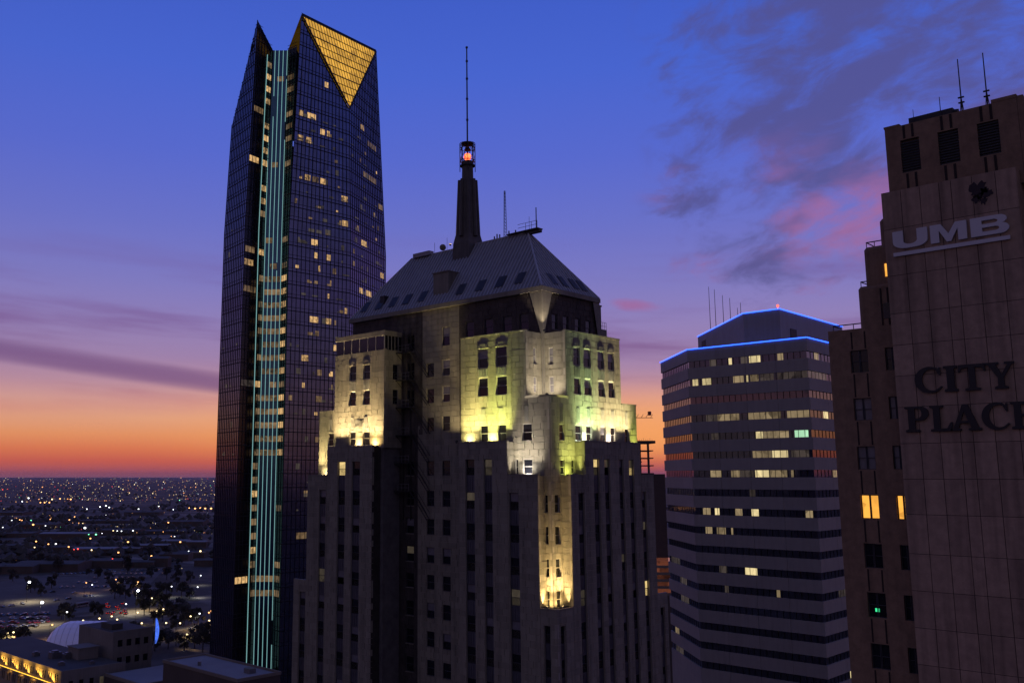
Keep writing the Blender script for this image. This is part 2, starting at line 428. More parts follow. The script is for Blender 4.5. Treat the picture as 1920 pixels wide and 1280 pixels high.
_wc = {}
def window(parent, pos, th, w, h, up='pane', lo='pane', sash='sash', depth=.2, sill=True, rail=True, fw=.075):
    """double-hung window; pos is the middle of its foot on the wall face"""
    key = ('w', round(w, 2), round(h, 2), depth, sash, sill, rail, fw)
    if key not in _wc:
        m = MB(); a = w / 2; y0, y1 = depth - .07, depth + .06
        m.box(-a, -a + fw, y0, y1, 0, h); m.box(a - fw, a, y0, y1, 0, h)
        m.box(-a + fw, a - fw, y0, y1, h - fw, h); m.box(-a + fw, a - fw, y0, y1, 0, fw)
        if rail: m.box(-a + fw, a - fw, y0 + .015, y1, h * .5 - fw * .5, h * .5 + fw * .5)
        mm = m.mesh('window'); mm.materials.append(M[sash])
        pn = MB().quad((-a + fw, 0, 0), (a - fw, 0, 0), (a - fw, 0, h * .5), (-a + fw, 0, h * .5))
        sm = MB().box(-a - .06, a + .06, -.05, depth, -.09, 0)
        _wc[key] = (mm, pn, sm.mesh('sill') if sill else None, {})
    mm, pn, sm, pc = _wc[key]
    o = mk('window', mm, None, parent, pos, th)
    for q, mn, dz in ((0, lo, .03), (1, up, 0.0)):
        if mn not in pc:
            pm = pn.mesh('pane'); pm.materials.append(M[mn]); pc[mn] = pm
        p = mk('pane', pc[mn], None, o, (0, depth + dz, q * h * .5), 0, local=True)
    if sm:
        if not sm.materials: sm.materials.append(M['stone_plain'])
        mk('sill', sm, None, o, (0, 0, 0), 0, local=True)
    return o
def winX(parent, c, ya, yb, a, b, **k): return window(parent, (c, (ya + yb) / 2, a), TX, yb - ya, b - a, **k)
def winY(parent, c, xa, xb, a, b, **k): return window(parent, ((xa + xb) / 2, c, a), TY, xb - xa, b - a, **k)

def spot(name, parent, pos, target, power, col, size=110, blend=.7, r=.12):
    l = bpy.data.lights.new(name, 'SPOT')
    l.energy = power; l.color = col; l.spot_size = rad(size); l.spot_blend = blend; l.shadow_soft_size = r
    o = bpy.data.objects.new(name, l); COL.objects.link(o)
    o.parent = parent
    o.location = Vector(pos) - parent.matrix_basis.translation
    d = Vector(target) - Vector(pos)
    o.rotation_euler = d.to_track_quat('-Z', 'Y').to_euler()
    return o
M['lamp_body'] = pmat('lamp_housing', (.05, .05, .05), rough=.5, metal=.5)
def floodlight(pos, target, power, col, label, size=115, glow=6):
    f = thing('floodlight', pos, label, 'floodlight', 'floodlights on the setbacks of the stone tower')
    d = (Vector(target) - Vector(pos)).normalized()
    p = Vector(pos)
    mk('housing', MB().tube(p - d * .22, p - d * .02, .14, .2, 8), M['lamp_body'], f, (0, 0, 0)).location = -p
    mk('bracket', MB().box(-.04, .04, -.04, .04, -.3, -.1), M['lamp_body'], f, pos)
    ln = emat('flood_lens', col, glow)
    mk('lens', MB().tube(p - d * .01, p, .17, .17, 8), ln, f, (0, 0, 0)).location = -p
    spot('lamp', f, p + d * .03, target, power, col, size)
    return f

# ------------------------------------------------------------------ the floodlit stone tower with a hipped roof
x1, y1, x2, y2, x3, y3 = 88.5, 67.1, 89.79, 68.53, 93.2, 72.0
FN = thing('stone_tower', (99.2, 90.3, 0), 'floodlit art deco limestone tower with hipped metal roof and spire in the centre', 'tower')
ZB = 60.0
core = MB()
I = .33
core.box(x3 + I, 105.2, y3 + I, 108.6, 0, 113.3)
core.box(x2 + I, x3 + I, y3 + I, 82.8, 0, 107.5)
core.box(x2 + I, x3 + I, 97.7 + I, 108.6, 0, 107.8)
core.box(x3 + I, 105.2, y2 + I, y3 + I, 0, 107.5)
core.box(x2 + I, x3 + I, y2 + I, y3 + I, 0, 99.25)
core.box(x2 + I, x3 + I, 108.6, 112.1, 0, 99.5)
core.box(105.2, 108.65, y2 + I, 112, 0, 99.2)
core.box(x1 + I, x2 + I, 69.5 + I, 82.0, 0, 89.9)
core.box(x1 + I, x2 + I, 74.14 + I, 82.0, 89.9, 94.0)
core.box(x1 + I, x2 + I, y1 + I, 69.5 + I, 0, 74.7)
core.box(x2 + I, 91.73 + I, y1 + I, y2 + I, 0, 74.7)
core.box(91.73 + I, 110.05, y1 + I, y2 + I, 0, 89.9)
core.box(94.77 + I, 107, y1 + I, y2 + I, 89.9, 94.0)
core.box(108.65, 110.05, y2 + I, 113, 0, 89.9)
core.box(x1 + I, x2 + I, 98.6 + I, 113.0, 0, 89.9)
core.box(x1 + I, x2 + I, 98.6 + I, 108.5, 89.9, 94.0)
core.box(x1 + .2 + I, 96, 113, 116.2, 0, 74.7)
core.box(110.05, 112.74, y1 + .2 + I, 74, 0, 74.8)
mk('core', core, M['gravel'], FN)

def bay_rows(top):
    rows = [(90.14, 92.13), (86.0, 88.08), (82.2, 84.28), (78.44, 80.5), (74.95, 76.87), (71.2, 73.2), (67.5, 69.5), (63.8, 65.8), (60.1, 62.1)]
    return [r for r in rows if r[1] <= top + .01]
SPECIAL = {}
def bay(axis, c, a, b, top, bot=58.0, lit=()):
    """tall recessed strip of windows and metal spandrels"""
    rows = bay_rows(top)
    z = top
    for i, (za, zb) in enumerate(rows):
        k = R.random()
        up, lo = 'pane', 'pane'
        if k < .16: up = 'pane_blind'
        elif k < .24: up = lo = 'pane_blind'
        elif k < .26: up = 'pane_dim'
        if i in lit: up, lo = lit[i]
        f = winX if axis == 'X' else winY
        f(FN, c, a + .01, b - .01, za, zb, up=up, lo=lo, sash='sash_dark', depth=.3, sill=False, fw=.06)
    edges = [top] + [v for r in rows for v in (r[1], r[0])] + [bot]
    for za, zb in zip(edges[1::2], edges[::2]):
        pass
    segs = [(rows[i + 1][1], rows[i][0]) for i in range(len(rows) - 1)] + [(bot, rows[-1][0])]
    w = b - a - .02
    for s0, s1 in segs:
        if s1 - s0 < .1: continue
        m = MB().box(-w / 2, w / 2, .22, .34, s0 + .01, s1 - .01)
        n = 4
        for q in range(n):                                       # ribs of the cast panel
            u = -w / 2 + w * (q + .5) / n
            m.box(u - w * .05, u + w * .05, .18, .219, s0 + .12, s1 - .12)
        pos = (c, (a + b) / 2, 0) if axis == 'X' else ((a + b) / 2, c, 0)
        mk('spandrel', m, M['spandrel'], FN, pos, TX if axis == 'X' else TY)

# --- lower shaft, left-hand side
baysL = [(79.5, 81.05, 92.13), (76.6, 77.95, 92.13)]
wallX(FN, x1, 74.14, 82.1, 0, 94.2, [(a, b, 58, t) for a, b, t in baysL], zblk=ZB)
bay('X', x1, 79.5, 81.05, 92.13); bay('X', x1, 76.6, 77.95, 92.13, lit={0: ('pane_dim', 'pane_dim')})
wallX(FN, x1, 69.5, 74.14, 0, 90.1, [(72.46, 73.97, 58, 88.08)], zblk=ZB)
bay('X', x1, 72.46, 73.97, 88.08, lit={3: ('pane_dim', 'pane_dim')})
wallX(FN, x1, y1, 69.5, 0, 74.95, [(69.0 - .9, 69.0, 58, 73.2)], zblk=ZB)
bay('X', x1, 68.1, 69.0, 73.2)
wallX(FN, x1, 98.6, 108.5, 0, 94.2, [(104.4, 106.05, 58, 92.13), (101.2, 102.95, 58, 92.13)], zblk=ZB)
bay('X', x1, 104.4, 106.05, 92.13, lit={0: ('pane_warm', 'pane_warm')}); bay('X', x1, 101.2, 102.95, 92.13)
wallX(FN, x1, 108.5, 113.0, 0, 90.1, [(108.7, 110.25, 58, 88.08)], zblk=ZB)
bay('X', x1, 108.7, 110.25, 88.08, lit={3: ('pane_dim', 'pane_dim')})
wallX(FN, x1 + .2, 113.0, 116.2, 0, 74.95, [(113.3, 114.8, 58, 73.2)], zblk=ZB)
bay('X', x1 + .2, 113.3, 114.8, 73.2)
# --- lower shaft, right-hand side
br = [(96.5, 97.7), (98.8, 99.95), (102.0, 103.0), (104.3, 105.4)]
wallY(FN, y1, 94.77, 107.0, 0, 94.2, [(a, b, 58, 92.13) for a, b in br], zblk=ZB)
for q, (a, b) in enumerate(br):
    bay('Y', y1, a, b, 92.13, lit={0: [('pane_warm', 'pane_dim'), ('pane_dim', 'pane'), ('pane_blind', 'pane_blind'), ('pane_dim', 'pane_warm')][q]})
wallY(FN, y1, 91.73, 94.77, 0, 90.1, [(93.2, 94.4, 58, 88.08)], zblk=ZB)
bay('Y', y1, 93.2, 94.4, 88.08, lit={3: ('pane_dim', 'pane_dim')})
wallY(FN, y1, x1, 91.73, 0, 74.95, [(89.2, 90.1, 58, 73.2)], zblk=ZB)
bay('Y', y1, 89.2, 90.1, 73.2)
wallY(FN, y1, 107.0, 110.07, 0, 90.1, [(107.1, 108.1, 58, 88.08)], zblk=ZB)
bay('Y', y1, 107.1, 108.1, 88.08, lit={1: ('pane_dim', 'pane'), 3: ('pane_warm', 'pane_warm')})
wallY(FN, y1 + .2, 110.07, 112.74, 0, 75.0, [(110.9, 111.9, 58, 73.2)], zblk=ZB)
bay('Y', y1 + .2, 110.9, 111.9, 73.2)
# --- the narrow returns where each wing of the lower shaft stops short of the corner
for c, xa, xb, z0, z1 in ((74.14, x1 + .01, x2 + I, 90.1, 94.2), (69.5, x1 + .01, x2 + I, 74.95, 90.1), (98.6, x1 + .01, 93.5, 0, 94.2)):
    wallY(FN, c, xa, xb, z0, z1, zblk=max(z0, ZB), mats=('stone', 'mortar') if c < 90 else ('shadedbrick', 'shadedbrick'))
for c, ya, yb, z0, z1 in ((94.77, y1 + .01, y2 + I, 90.1, 94.2), (91.73, y1 + .01, y2 + I, 74.95, 90.1)):
    wallX(FN, c, ya, yb, z0, z1, zblk=max(z0, ZB))
# --- corner pier
rowsP = [(85.8, 87.89), (82.12, 84.25), (78.44, 80.52), (74.95, 76.87)]
wallX(FN, x2, y2, 74.3, 74.5, 90.1, [(69.1, 69.68, a, b) for a, b in rowsP], zblk=74.5, loose=True)
wallY(FN, y2, x2, 94.9, 74.5, 90.1, [(90.45, 91.4, a, b) for a, b in rowsP], zblk=74.5, loose=True)
for a, b in rowsP:
    winX(FN, x2, 69.1, 69.68, a, b, fw=.06); winY(FN, y2, 90.45, 91.4, a, b, fw=.06)
# --- corner between the two lower setbacks
ol = [(73.5, 73.95, 90.25, 92.1), (71.3, 72.75, 90.3, 92.1), (71.3, 72.75, 94.3, 96.35)]
orr = [(91.7, 92.5, 90.25, 92.0), (93.95, 94.65, 90.2, 92.0), (91.68, 92.62, 94.3, 96.25)]
wallX(FN, x2, y2, 74.3, 90.1, 99.55, ol, zblk=90.1, loose=True)
wallY(FN, y2, x2, 94.9, 90.1, 99.55, orr, zblk=90.1, loose=True)
for a in ol: winX(FN, x2, *a)
for a in orr: winY(FN, y2, *a)
# --- floodlit shaft above the setback, left-hand side of the corner
A_ = [(78.2, 79.85, 103.7, 106.2), (75.08, 76.84, 103.7, 106.2), (78.25, 79.88, 100.08, 102.44), (75.1, 76.87, 100.08, 102.44), (78.32, 79.61, 94.32, 96.4), (75.32, 76.59, 94.32, 96.4)]
wallX(FN, x2, 74.3, 82.9, 94.0, 107.8, A_, zblk=94.0, loose=True)
wallX(FN, x2, y3, 74.3, 99.55, 107.8, zblk=99.55, loose=True)
# ... and right-hand side
B_ = [(94.8, 96.22, 103.65, 105.9), (97.05, 98.5, 103.65, 105.9), (100.1, 101.5, 103.65, 105.9), (102.36, 103.74, 103.65, 105.9),
      (94.8, 96.22, 100.05, 102.1), (97.05, 98.5, 100.05, 102.1), (100.1, 101.5, 100.05, 102.1), (102.36, 103.74, 100.05, 102.1),
      (94.95, 96.18, 94.3, 96.25), (97.17, 98.4, 94.3, 96.25), (100.25, 101.36, 94.3, 96.25), (102.54, 103.62, 94.3, 96.25)]
wallY(FN, y2, 94.9, 105.2, 94.0, 107.8, B_, zblk=94.0)
wallY(FN, y2, x3, 94.9, 99.55, 107.8, zblk=99.55)
wallY(FN, y2, 105.2, 108.65, 90.0, 99.3, [(105.86, 106.63, 94.35, 96.2)], zblk=90.0)
winY(FN, y2, 105.86, 106.63, 94.35, 96.2)
# ... and the far left pavilion
C_ = [(103.75, 105.2, 103.9, 106.05), (100.7, 102.15, 103.9, 106.05), (103.75, 105.2, 100.2, 102.3), (100.7, 102.15, 100.2, 102.3), (103.74, 105.08, 94.42, 96.4), (100.65, 102.1, 94.42, 96.4)]
wallX(FN, x2, 97.65, 108.55, 94.0, 107.9, C_, zblk=94.0)
wallX(FN, x2, 108.55, 112.1, 90.0, 99.6, [(107.75 + .95, 109.2 + .75, 94.5, 96.4)], zblk=90.0)
winX(FN, x2, 108.7, 109.95, 94.5, 96.4)
for i, a in enumerate(A_): winX(FN, x2, *a, up=('pane_blind', 'pane', 'pane', 'pane', 'pane', 'pane')[i])
for i, a in enumerate(B_): winY(FN, y2, *a, up='pane_blind' if i in (1, 2, 3, 5, 6, 10) else 'pane')
for i, a in enumerate(C_): winX(FN, x2, *a)
# carved heads over the upper windows and fluted strips over the lower ones
def crest(axis, c, a, b, z):
    w = (b - a); m = MB()
    n = 9
    pts = [(-w * .55 + w * 1.1 * q / (n - 1), .14 + .42 * math.sin(math.pi * q / (n - 1)) ** .8 + (.07 if q % 2 else 0)) for q in range(n)]
    for (u0, h0), (u1, h1) in zip(pts, pts[1:]):
        m.add([(u0, -.045, z), (u1, -.045, z), (u1, -.045, z + h1), (u0, -.045, z + h0), (u0, .02, z + h0), (u1, .02, z + h1), (u0, .02, z), (u1, .02, z)], [(0, 1, 2, 3), (3, 2, 5, 4), (0, 6, 7, 1)])
    for q in (-.3, 0, .3): m.ball((q * w, -.05, z + .2), .07, 6, 4)
    m.box(-w * .57, w * .57, -.06, .02, z - .02, z + .07)
    mk('window_crest', m, M['stone_plain'], FN, (c, (a + b) / 2, 0) if axis == 'X' else ((a + b) / 2, c, 0), TX if axis == 'X' else TY)
def fluting(axis, c, a, b, z0, z1):
    w = b - a; m = MB(); n = 4
    m.box(-w / 2, w / 2, -.02, .02, z0, z1)
    for q in range(n):
        u = -w / 2 + w * (q + .5) / n
        m.tube((u, -.02, z0 + .05), (u, -.02, z1 - .05), w * .09, n=6)
    mk('fluted_panel', m, M['flute'], FN, (c, (a + b) / 2, 0) if axis == 'X' else ((a + b) / 2, c, 0), TX if axis == 'X' else TY)
for a in A_[:2]: crest('X', x2, a[0], a[1], 106.22)
for a in C_[:2]: crest('X', x2, a[0], a[1], 106.07)
for a in B_[:4]: crest('Y', y2, a[0], a[1], 105.92)
for up, lo in ((A_[0], A_[2]), (A_[1], A_[3]), (C_[0], C_[2]), (C_[1], C_[3])): fluting('X', x2, up[0] + .05, up[1] - .05, lo[3] + .06, up[2] - .12)
for up, lo in zip(B_[:4], B_[4:8]): fluting('Y', y2, up[0] + .05, up[1] - .05, lo[3] + .06, up[2] - .12)
for a, b in ((78.7, 79.4), (75.7, 76.4), (71.75, 72.35), (104.1, 104.75), (101.1, 101.8), (109.0, 109.6)): fluting('X', x2, a, b, 96.62, 98.5)
for a, b in ((91.85, 92.4), (95.2, 95.9), (97.45, 98.1), (100.5, 101.1), (102.75, 103.4), (105.95, 106.5)): fluting('Y', y2, a, b, 96.5, 98.4)
gr = MB()
for q in range(9): gr.box(-1.0, 1.0, -.05, .03, 97.15 + q * .105, 97.2 + q * .105)
mk('grille', gr, M['flute'], FN, (x2, 103.0, 0), TX)
# upper re-entrant corner with its two slit windows a side
nl = [(91.3, 91.95, 103.75, 105.85), (91.3, 91.95, 100.25, 102.2)]
nr = [(70.45, 71.15, 103.75, 105.9), (70.45, 71.15, 100.25, 102.25)]
wallY(FN, y3, x2, x3, 99.3, 107.8, nl, zblk=99.3)
wallX(FN, x3, y2, y3, 99.3, 107.8, nr, zblk=99.3)
for a in nl: winY(FN, y3, *a, up='pane_blind', lo='pane_blind')
for a in nr: winX(FN, x3, *a, up='pane_blind', lo='pane_blind')
cup = MB()                                            # shallow bowl-shaped parapet that closes the niche
pp = [(x2 - .12, 72.1), (x2 - .12, 70.2), (x2 + .5, 69.0), (x2 + 1.6, y2 - .12), (93.35, y2 - .12)]
for (a0, b0), (a1, b1) in zip(pp, pp[1:]):
    n_ = Vector((b1 - b0, -(a1 - a0), 0)).normalized() * -.12
    cup.add([(a0 + .25, b0 + .25, 99.2), (a1 + .25, b1 + .25, 99.2), (a1, b1, 99.75), (a0, b0, 99.75), (a0 + .2, b0 + .2, 99.75), (a1 + .2, b1 + .2, 99.75)], [(0, 3, 2, 1), (3, 4, 5, 2), (4, 0, 1, 5)])
mk('niche_parapet', cup, M['stone_plain'], FN)
# slim corner pilaster that flares out under the eaves
pil = MB()
pil.add([(x3 - .28, y3 + .02, 99.3), (x3 - .28, y3 - .28, 99.3), (x3 + .02, y3 - .28, 99.3), (x3 - .28, y3 + .02, 108.2), (x3 - .28, y3 - .28, 108.2), (x3 + .02, y3 - .28, 108.2)],
        [(0, 3, 4, 1), (1, 4, 5, 2)])
pil.add([(x3 - .3, y3 + .12, 108.0), (x3 - .3, y3 - .3, 108.0), (x3 + .12, y3 - .3, 108.0), (x3 - .32, y3 + 1.75, 113.25), (x3 - .32, y3 - .32, 113.25), (x3 + 1.75, y3 - .32, 113.25), (x3 + .1, y3 + .12, 108.0), (x3 + .1, y3 + 1.75, 113.25), (x3 + 1.75, y3 + .1, 113.25)],
        [(0, 3, 4, 1), (1, 4, 5, 2), (0, 6, 7, 3), (3, 7, 8, 5, 4)])
mk('corner_pilaster', pil, M['stone_plain'], FN)
pil2 = MB()
for q in range(3): pil2.box(x3 - .36 + .1 * q, x3 - .31 + .1 * q, y3 - .36 + .1 * (2 - q), y3 - .31 + .1 * (2 - q), 99.4, 107.9)
mk('pilaster_reed', pil2, M['flute'], FN)
pr2 = MB().add([(105.1, y3 - .3, 107.9), (105.5, y3 - .3, 107.9), (105.5, y3 - .3, 113.2), (104.0, y3 - .3, 113.2), (105.5, y3 + 2, 107.9), (105.5, y3 + 2, 113.2)], [(0, 1, 2, 3), (1, 4, 5, 2)])
mk('corner_pilaster', pr2, M['stone_plain'], FN)
# top storey under the eaves
U_ = [(74.2, 75.7, 108.6, 110.7), (77.0, 78.5, 108.6, 110.7), (80.2, 81.7, 108.6, 110.7), (83.6, 85.1, 108.6, 110.7), (88.1, 89.5, 107.9, 110.5), (99.0, 100.4, 108.6, 110.7), (103.0, 104.4, 108.6, 110.7)]
bw = [(91.15, 92.55, 103.75, 105.7), (88.1, 89.55, 103.72, 105.95), (88.1, 89.55, 100.12, 102.3), (95.05, 96.6, 103.65, 106.1), (95.05, 96.6, 107.7, 110.1), (95.05, 96.6, 99.8, 102.2), (91.15, 92.55, 100.1, 102.1), (91.15, 92.55, 96.2, 98.1), (88.1, 89.5, 96.2, 98.2)]
wallX(FN, x3, 93.9, 94.3, 0, 97.0)
lowb = [(91.12, 92.55, a, b) for a, b in bay_rows(92.2)] + [(88.1, 89.55, a, b) for a, b in bay_rows(92.2)]
wallX(FN, x3, 82.0, 94.3, 0, 97.0 - 1.2, lowb, zblk=ZB)
wallX(FN, x3, 86.3, 93.4, 95.8, 113.3, [o for o in U_ + bw if 86.3 < o[0] < 93.4], zblk=95.8)
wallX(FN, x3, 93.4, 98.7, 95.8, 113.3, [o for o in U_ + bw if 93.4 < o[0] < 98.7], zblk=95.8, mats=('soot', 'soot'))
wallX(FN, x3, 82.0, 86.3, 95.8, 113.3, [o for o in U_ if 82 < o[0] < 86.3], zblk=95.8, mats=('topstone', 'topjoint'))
lowd = [(95.1, 96.6, a, b) for a, b in bay_rows(92.2)]
wallX(FN, x3 + .02, 94.3, 98.7, 0, 95.8, lowd, zblk=ZB, mats=('shadedbrick', 'shadedbrick'))
for i, a in enumerate(lowb + lowd): winX(FN, x3, *a, up='pane_blind' if R.random() < .2 else ('pane_dim' if i == 21 else 'pane'), sash='sash_dark')
for i, a in enumerate(bw): winX(FN, x3, *a, up='pane_blind' if i in (1, 2) else 'pane', sash='sash_dark' if i not in (1, 2) else 'sash')
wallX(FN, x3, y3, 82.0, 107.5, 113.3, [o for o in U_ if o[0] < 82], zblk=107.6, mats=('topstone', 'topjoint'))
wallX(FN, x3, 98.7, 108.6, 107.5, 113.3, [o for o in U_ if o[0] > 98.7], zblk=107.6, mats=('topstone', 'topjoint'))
for a in U_: winX(FN, x3, *a, up='pane_blind' if 87 < a[0] < 89 else 'pane', sash='sash_dark')
V_ = [(95.2, 96.4, 108.6, 110.6), (97.6, 98.8, 108.6, 110.6), (100.2, 101.4, 108.6, 110.6), (102.6, 103.8, 108.6, 110.6)]
wallY(FN, y3, x3, 105.2, 107.5, 113.3, V_, zblk=107.6, mats=('topstone', 'topjoint'))
for a in V_: winY(FN, y3, *a, sash='sash_dark')
# side of the light court
sw = [(91.5, 92.5, a, b) for a, b in ((100.2, 102.3), (103.7, 105.9))]
wallY(FN, 97.65, x2 + .01, x3 + .3, 94.0, 107.9, sw, zblk=94.0)
for a in sw: winY(FN, 97.65, *a, sash='sash_dark')
# penthouse of glass on the far left pavilion
gb = thing('x', (0, 0, 0), 'x', None) if False else None
mk('attic_fascia', MB().box(x2 - .05, x3, 97.6, 108.5, 109.95, 110.65), M['stone_plain'], FN)
mk('attic_wall', MB().box(x2 + .35, x3, 97.95, 108.4, 107.8, 109.96), M['sash_dark'], FN)
for q in range(6):
    ya = 97.75 + q * 1.77
    mk('attic_pane', MB().quad((x2 + .05, ya + 1.7, 107.95), (x2 + .05, ya, 107.95), (x2 + .05, ya, 109.95), (x2 + .05, ya + 1.7, 109.95)), M['pane'], FN)
    mk('attic_mullion', MB().box(x2, x2 + .12, ya - .06, ya + .01, 107.9, 109.96), M['sash'], FN)
for q in range(5):
    xa = x2 + .1 + q * .66
    mk('attic_pane', MB().quad((xa, 97.7, 107.95), (xa + .6, 97.7, 107.95), (xa + .6, 97.7, 109.95), (xa, 97.7, 109.95)), M['pane'], FN)
    mk('attic_mullion', MB().box(xa - .05, xa + .01, 97.64, 97.76, 107.9, 109.96), M['sash'], FN)
# copings
def coping(x0, x1_, ya, yb, z): mk('coping', MB().box(x0, x1_, ya, yb, z, z + .16), M['stone_plain'], FN)
coping(x2 - .06, x2 + .4, y3 + .01, 82.95, 107.8); coping(x3 + .01, 105.25, y2 - .06, y2 + .4, 107.8)
coping(x2 - .06, x2 + .4, 97.6, 97.62 + .01, 107.9)
coping(x1 - .05, x1 + .35, 74.1, 82.15, 94.2); coping(x1 - .05, x1 + .35, 98.55, 108.5, 94.2); coping(94.75, 107.05, y1 - .05, y1 + .35, 94.2)
coping(x1 - .05, x1 + .35, 69.45, 74.09, 90.1); coping(91.7, 94.74, y1 - .05, y1 + .35, 90.1); coping(x1 - .05, x1 + .35, 108.51, 113.05, 90.1); coping(107.06, 110.1, y1 - .05, y1 + .35, 90.1)
coping(x1 - .05, x1 + .3, y1 + .31, 69.44, 74.95); coping(x1 - .05, 91.69, y1 - .05, y1 + .3, 74.95)
coping(x2 - .05, x2 + .35, 108.6, 112.15, 99.6); coping(105.26, 108.7, y2 - .05, y2 + .35, 99.3)
# fire escape in the court
FE = mk('fire_escape', MB().box(x3 - .12, x3 - .02, 95.6, 95.7, 84, 111).box(x3 - .12, x3 - .02, 97.1, 97.2, 84, 111), M['iron'], FN)
def fe(name, m): return mk(name, m, M['steel'] if name == 'railing' else M['iron'], FE, (0, 0, 0), 0, local=True)
for z in (107.55, 103.6, 99.7, 95.8, 91.9, 88.0):
    m = MB()
    for q in range(9): m.box(x3 - 1.15 + q * .13, x3 - 1.07 + q * .13, 94.9, 97.85, z - .05, z)
    m.box(x3 - 1.2, x3 - 1.14, 94.9, 97.85, z - .12, z + .02)
    fe('platform', m)
    m = MB()
    for h in (.45, .95): m.box(x3 - 1.2, x3 - 1.15, 94.9, 97.85, z + h, z + h + .05)
    for q in range(5): m.box(x3 - 1.19, x3 - 1.16, 94.9 + q * .73, 94.94 + q * .73, z, z + .98)
    fe('railing', m)
    for yy in (95.0, 97.6): fe('brace', MB().tube((x3 - 1.1, yy, z - .08), (x3, yy, z - 1.0), .04))
    m = MB()
    for dx in (.35, .95):
        m.tube((x3 - dx, 94.9, z), (x3 - dx, 91.6, z - 3.85), .055)
        m.tube((x3 - dx, 94.9, z + .9), (x3 - dx, 91.6, z - 2.95), .03)
    for q in range(14):
        t = (q + .5) / 14
        m.box(x3 - .95, x3 - .35, 94.9 - 3.3 * t - .1, 94.9 - 3.3 * t + .1, z - 3.85 * t, z - 3.85 * t + .03)
    fe('stair', m)
# hipped roof
ez, rz = 113.85, 123.3
ex0, ex1, ey0, ey1 = 92.85, 105.5, 71.7, 108.9
rx, ry0, ry1 = 99.2, 78.8, 101.8
roof = MB().add([(ex0, ey0, ez), (ex1, ey0, ez), (ex1, ey1, ez), (ex0, ey1, ez), (rx, ry0, rz), (rx, ry1, rz)], [(0, 1, 4), (1, 2, 5, 4), (2, 3, 5), (3, 0, 4, 5)])
RF = mk('roof', roof, M['roof'], FN)
def rf(name, m, mat): return mk(name, m, mat, RF, (0, 0, 0), 0, local=True)
rf('eave', MB().box(ex0 - .12, ex1 + .1, ey0 - .12, ey1 + .1, 113.25, 113.84), M['stone_plain'])
def rl(Y, t):       # a point on the slope that faces left
    return Vector((ex0 + (rx - ex0) * t, Y, ez + (rz - ez) * t))
def rr(X, t):       # ... and on the slope that faces right
    return Vector((X, ey0 + (ry0 - ey0) * t, ez + (rz - ez) * t))
NL = Vector((-(rz - ez), 0, rx - ex0)).normalized(); NRr = Vector((0, -(rz - ez), ry0 - ey0)).normalized()
k = 0
Y = ey0 + .5
while Y < ey1 - .3:
    tm = min(1, (Y - ey0) / (ry0 - ey0), (ey1 - Y) / (ey1 - ry1))
    rf('roof_seam', MB().tube(rl(Y, 0.005) + NL * .03, rl(Y, tm * .995) + NL * .05, .075, n=4), M['seam']); Y += .62
X = ex0 + .5
while X < ex1 - .3:
    tm = min(1, (X - ex0) / (rx - ex0), (ex1 - X) / (ex1 - rx))
    rf('roof_seam', MB().tube(rr(X, 0.005) + NRr * .03, rr(X, tm * .995) + NRr * .05, .075, n=4), M['seam']); X += .62
for a, b in (((ex0, ey0, ez), (rx, ry0, rz)), ((ex1, ey0, ez), (rx, ry0, rz)), ((ex0, ey1, ez), (rx, ry1, rz)), ((rx, ry0, rz), (rx, ry1, rz))):
    rf('ridge_cap', MB().tube(a, b, .13, n=6), M['seam'])
def slab_on(P, N, u, a, b, w, h):
    pts = [P(u - w / 2, a), P(u + w / 2, a), P(u + w / 2, b), P(u - w / 2, b)]
    return MB().add([tuple(p) for p in pts] + [tuple(p + N * h) for p in pts], [(4, 5, 6, 7), (0, 1, 5, 4), (1, 2, 6, 5), (2, 3, 7, 6), (3, 0, 4, 7), (7, 6, 5, 4)])
for Yc in (106.4, 103.2, 100.2, 97.3, 94.0, 86.5, 82.9, 79.4, 76.0): rf('skylight', slab_on(rl, NL, Yc, .10, .27, 1.35, .14), M['skylight'])
for Xc in (96.4, 98.8, 101.2, 103.0): rf('skylight', slab_on(rr, NRr, Xc, .08, .24, 1.1, .14), M['skylight'])
DR = rf('dormer', MB().box(93.9, 97.2, 88.95, 91.9, 115.3, 118.55).box(93.75, 97.2, 88.85, 92.0, 118.55, 118.7), M['stone_plain'])
rf('dormer', MB().box(94.0, 95.6, 102.3, 103.3, 114.6, 116.9), M['iron'])
# chimney and roof house peeping out at the far right
mk('chimney', MB().box(105.3, 106.7, 72.3, 75, 107, 112.95).box(105.2, 106.8, 72.2, 75.1, 112.95, 113.15), M['stone_plain'], FN)
mk('stair_head', MB().box(106.7, 108.1, 72.4, 76, 99, 109.9), M['stone_plain'], FN)
m = MB()
for q in range(4): m.box(106.75 + q * .42, 106.79 + q * .42, 72.4, 72.44, 109.9, 110.9)
m.box(106.75, 108.06, 72.4, 72.44, 110.35, 110.39); m.box(106.75, 108.06, 72.4, 72.44, 110.86, 110.9)
mk('roof_railing', m, M['steel'], FN)
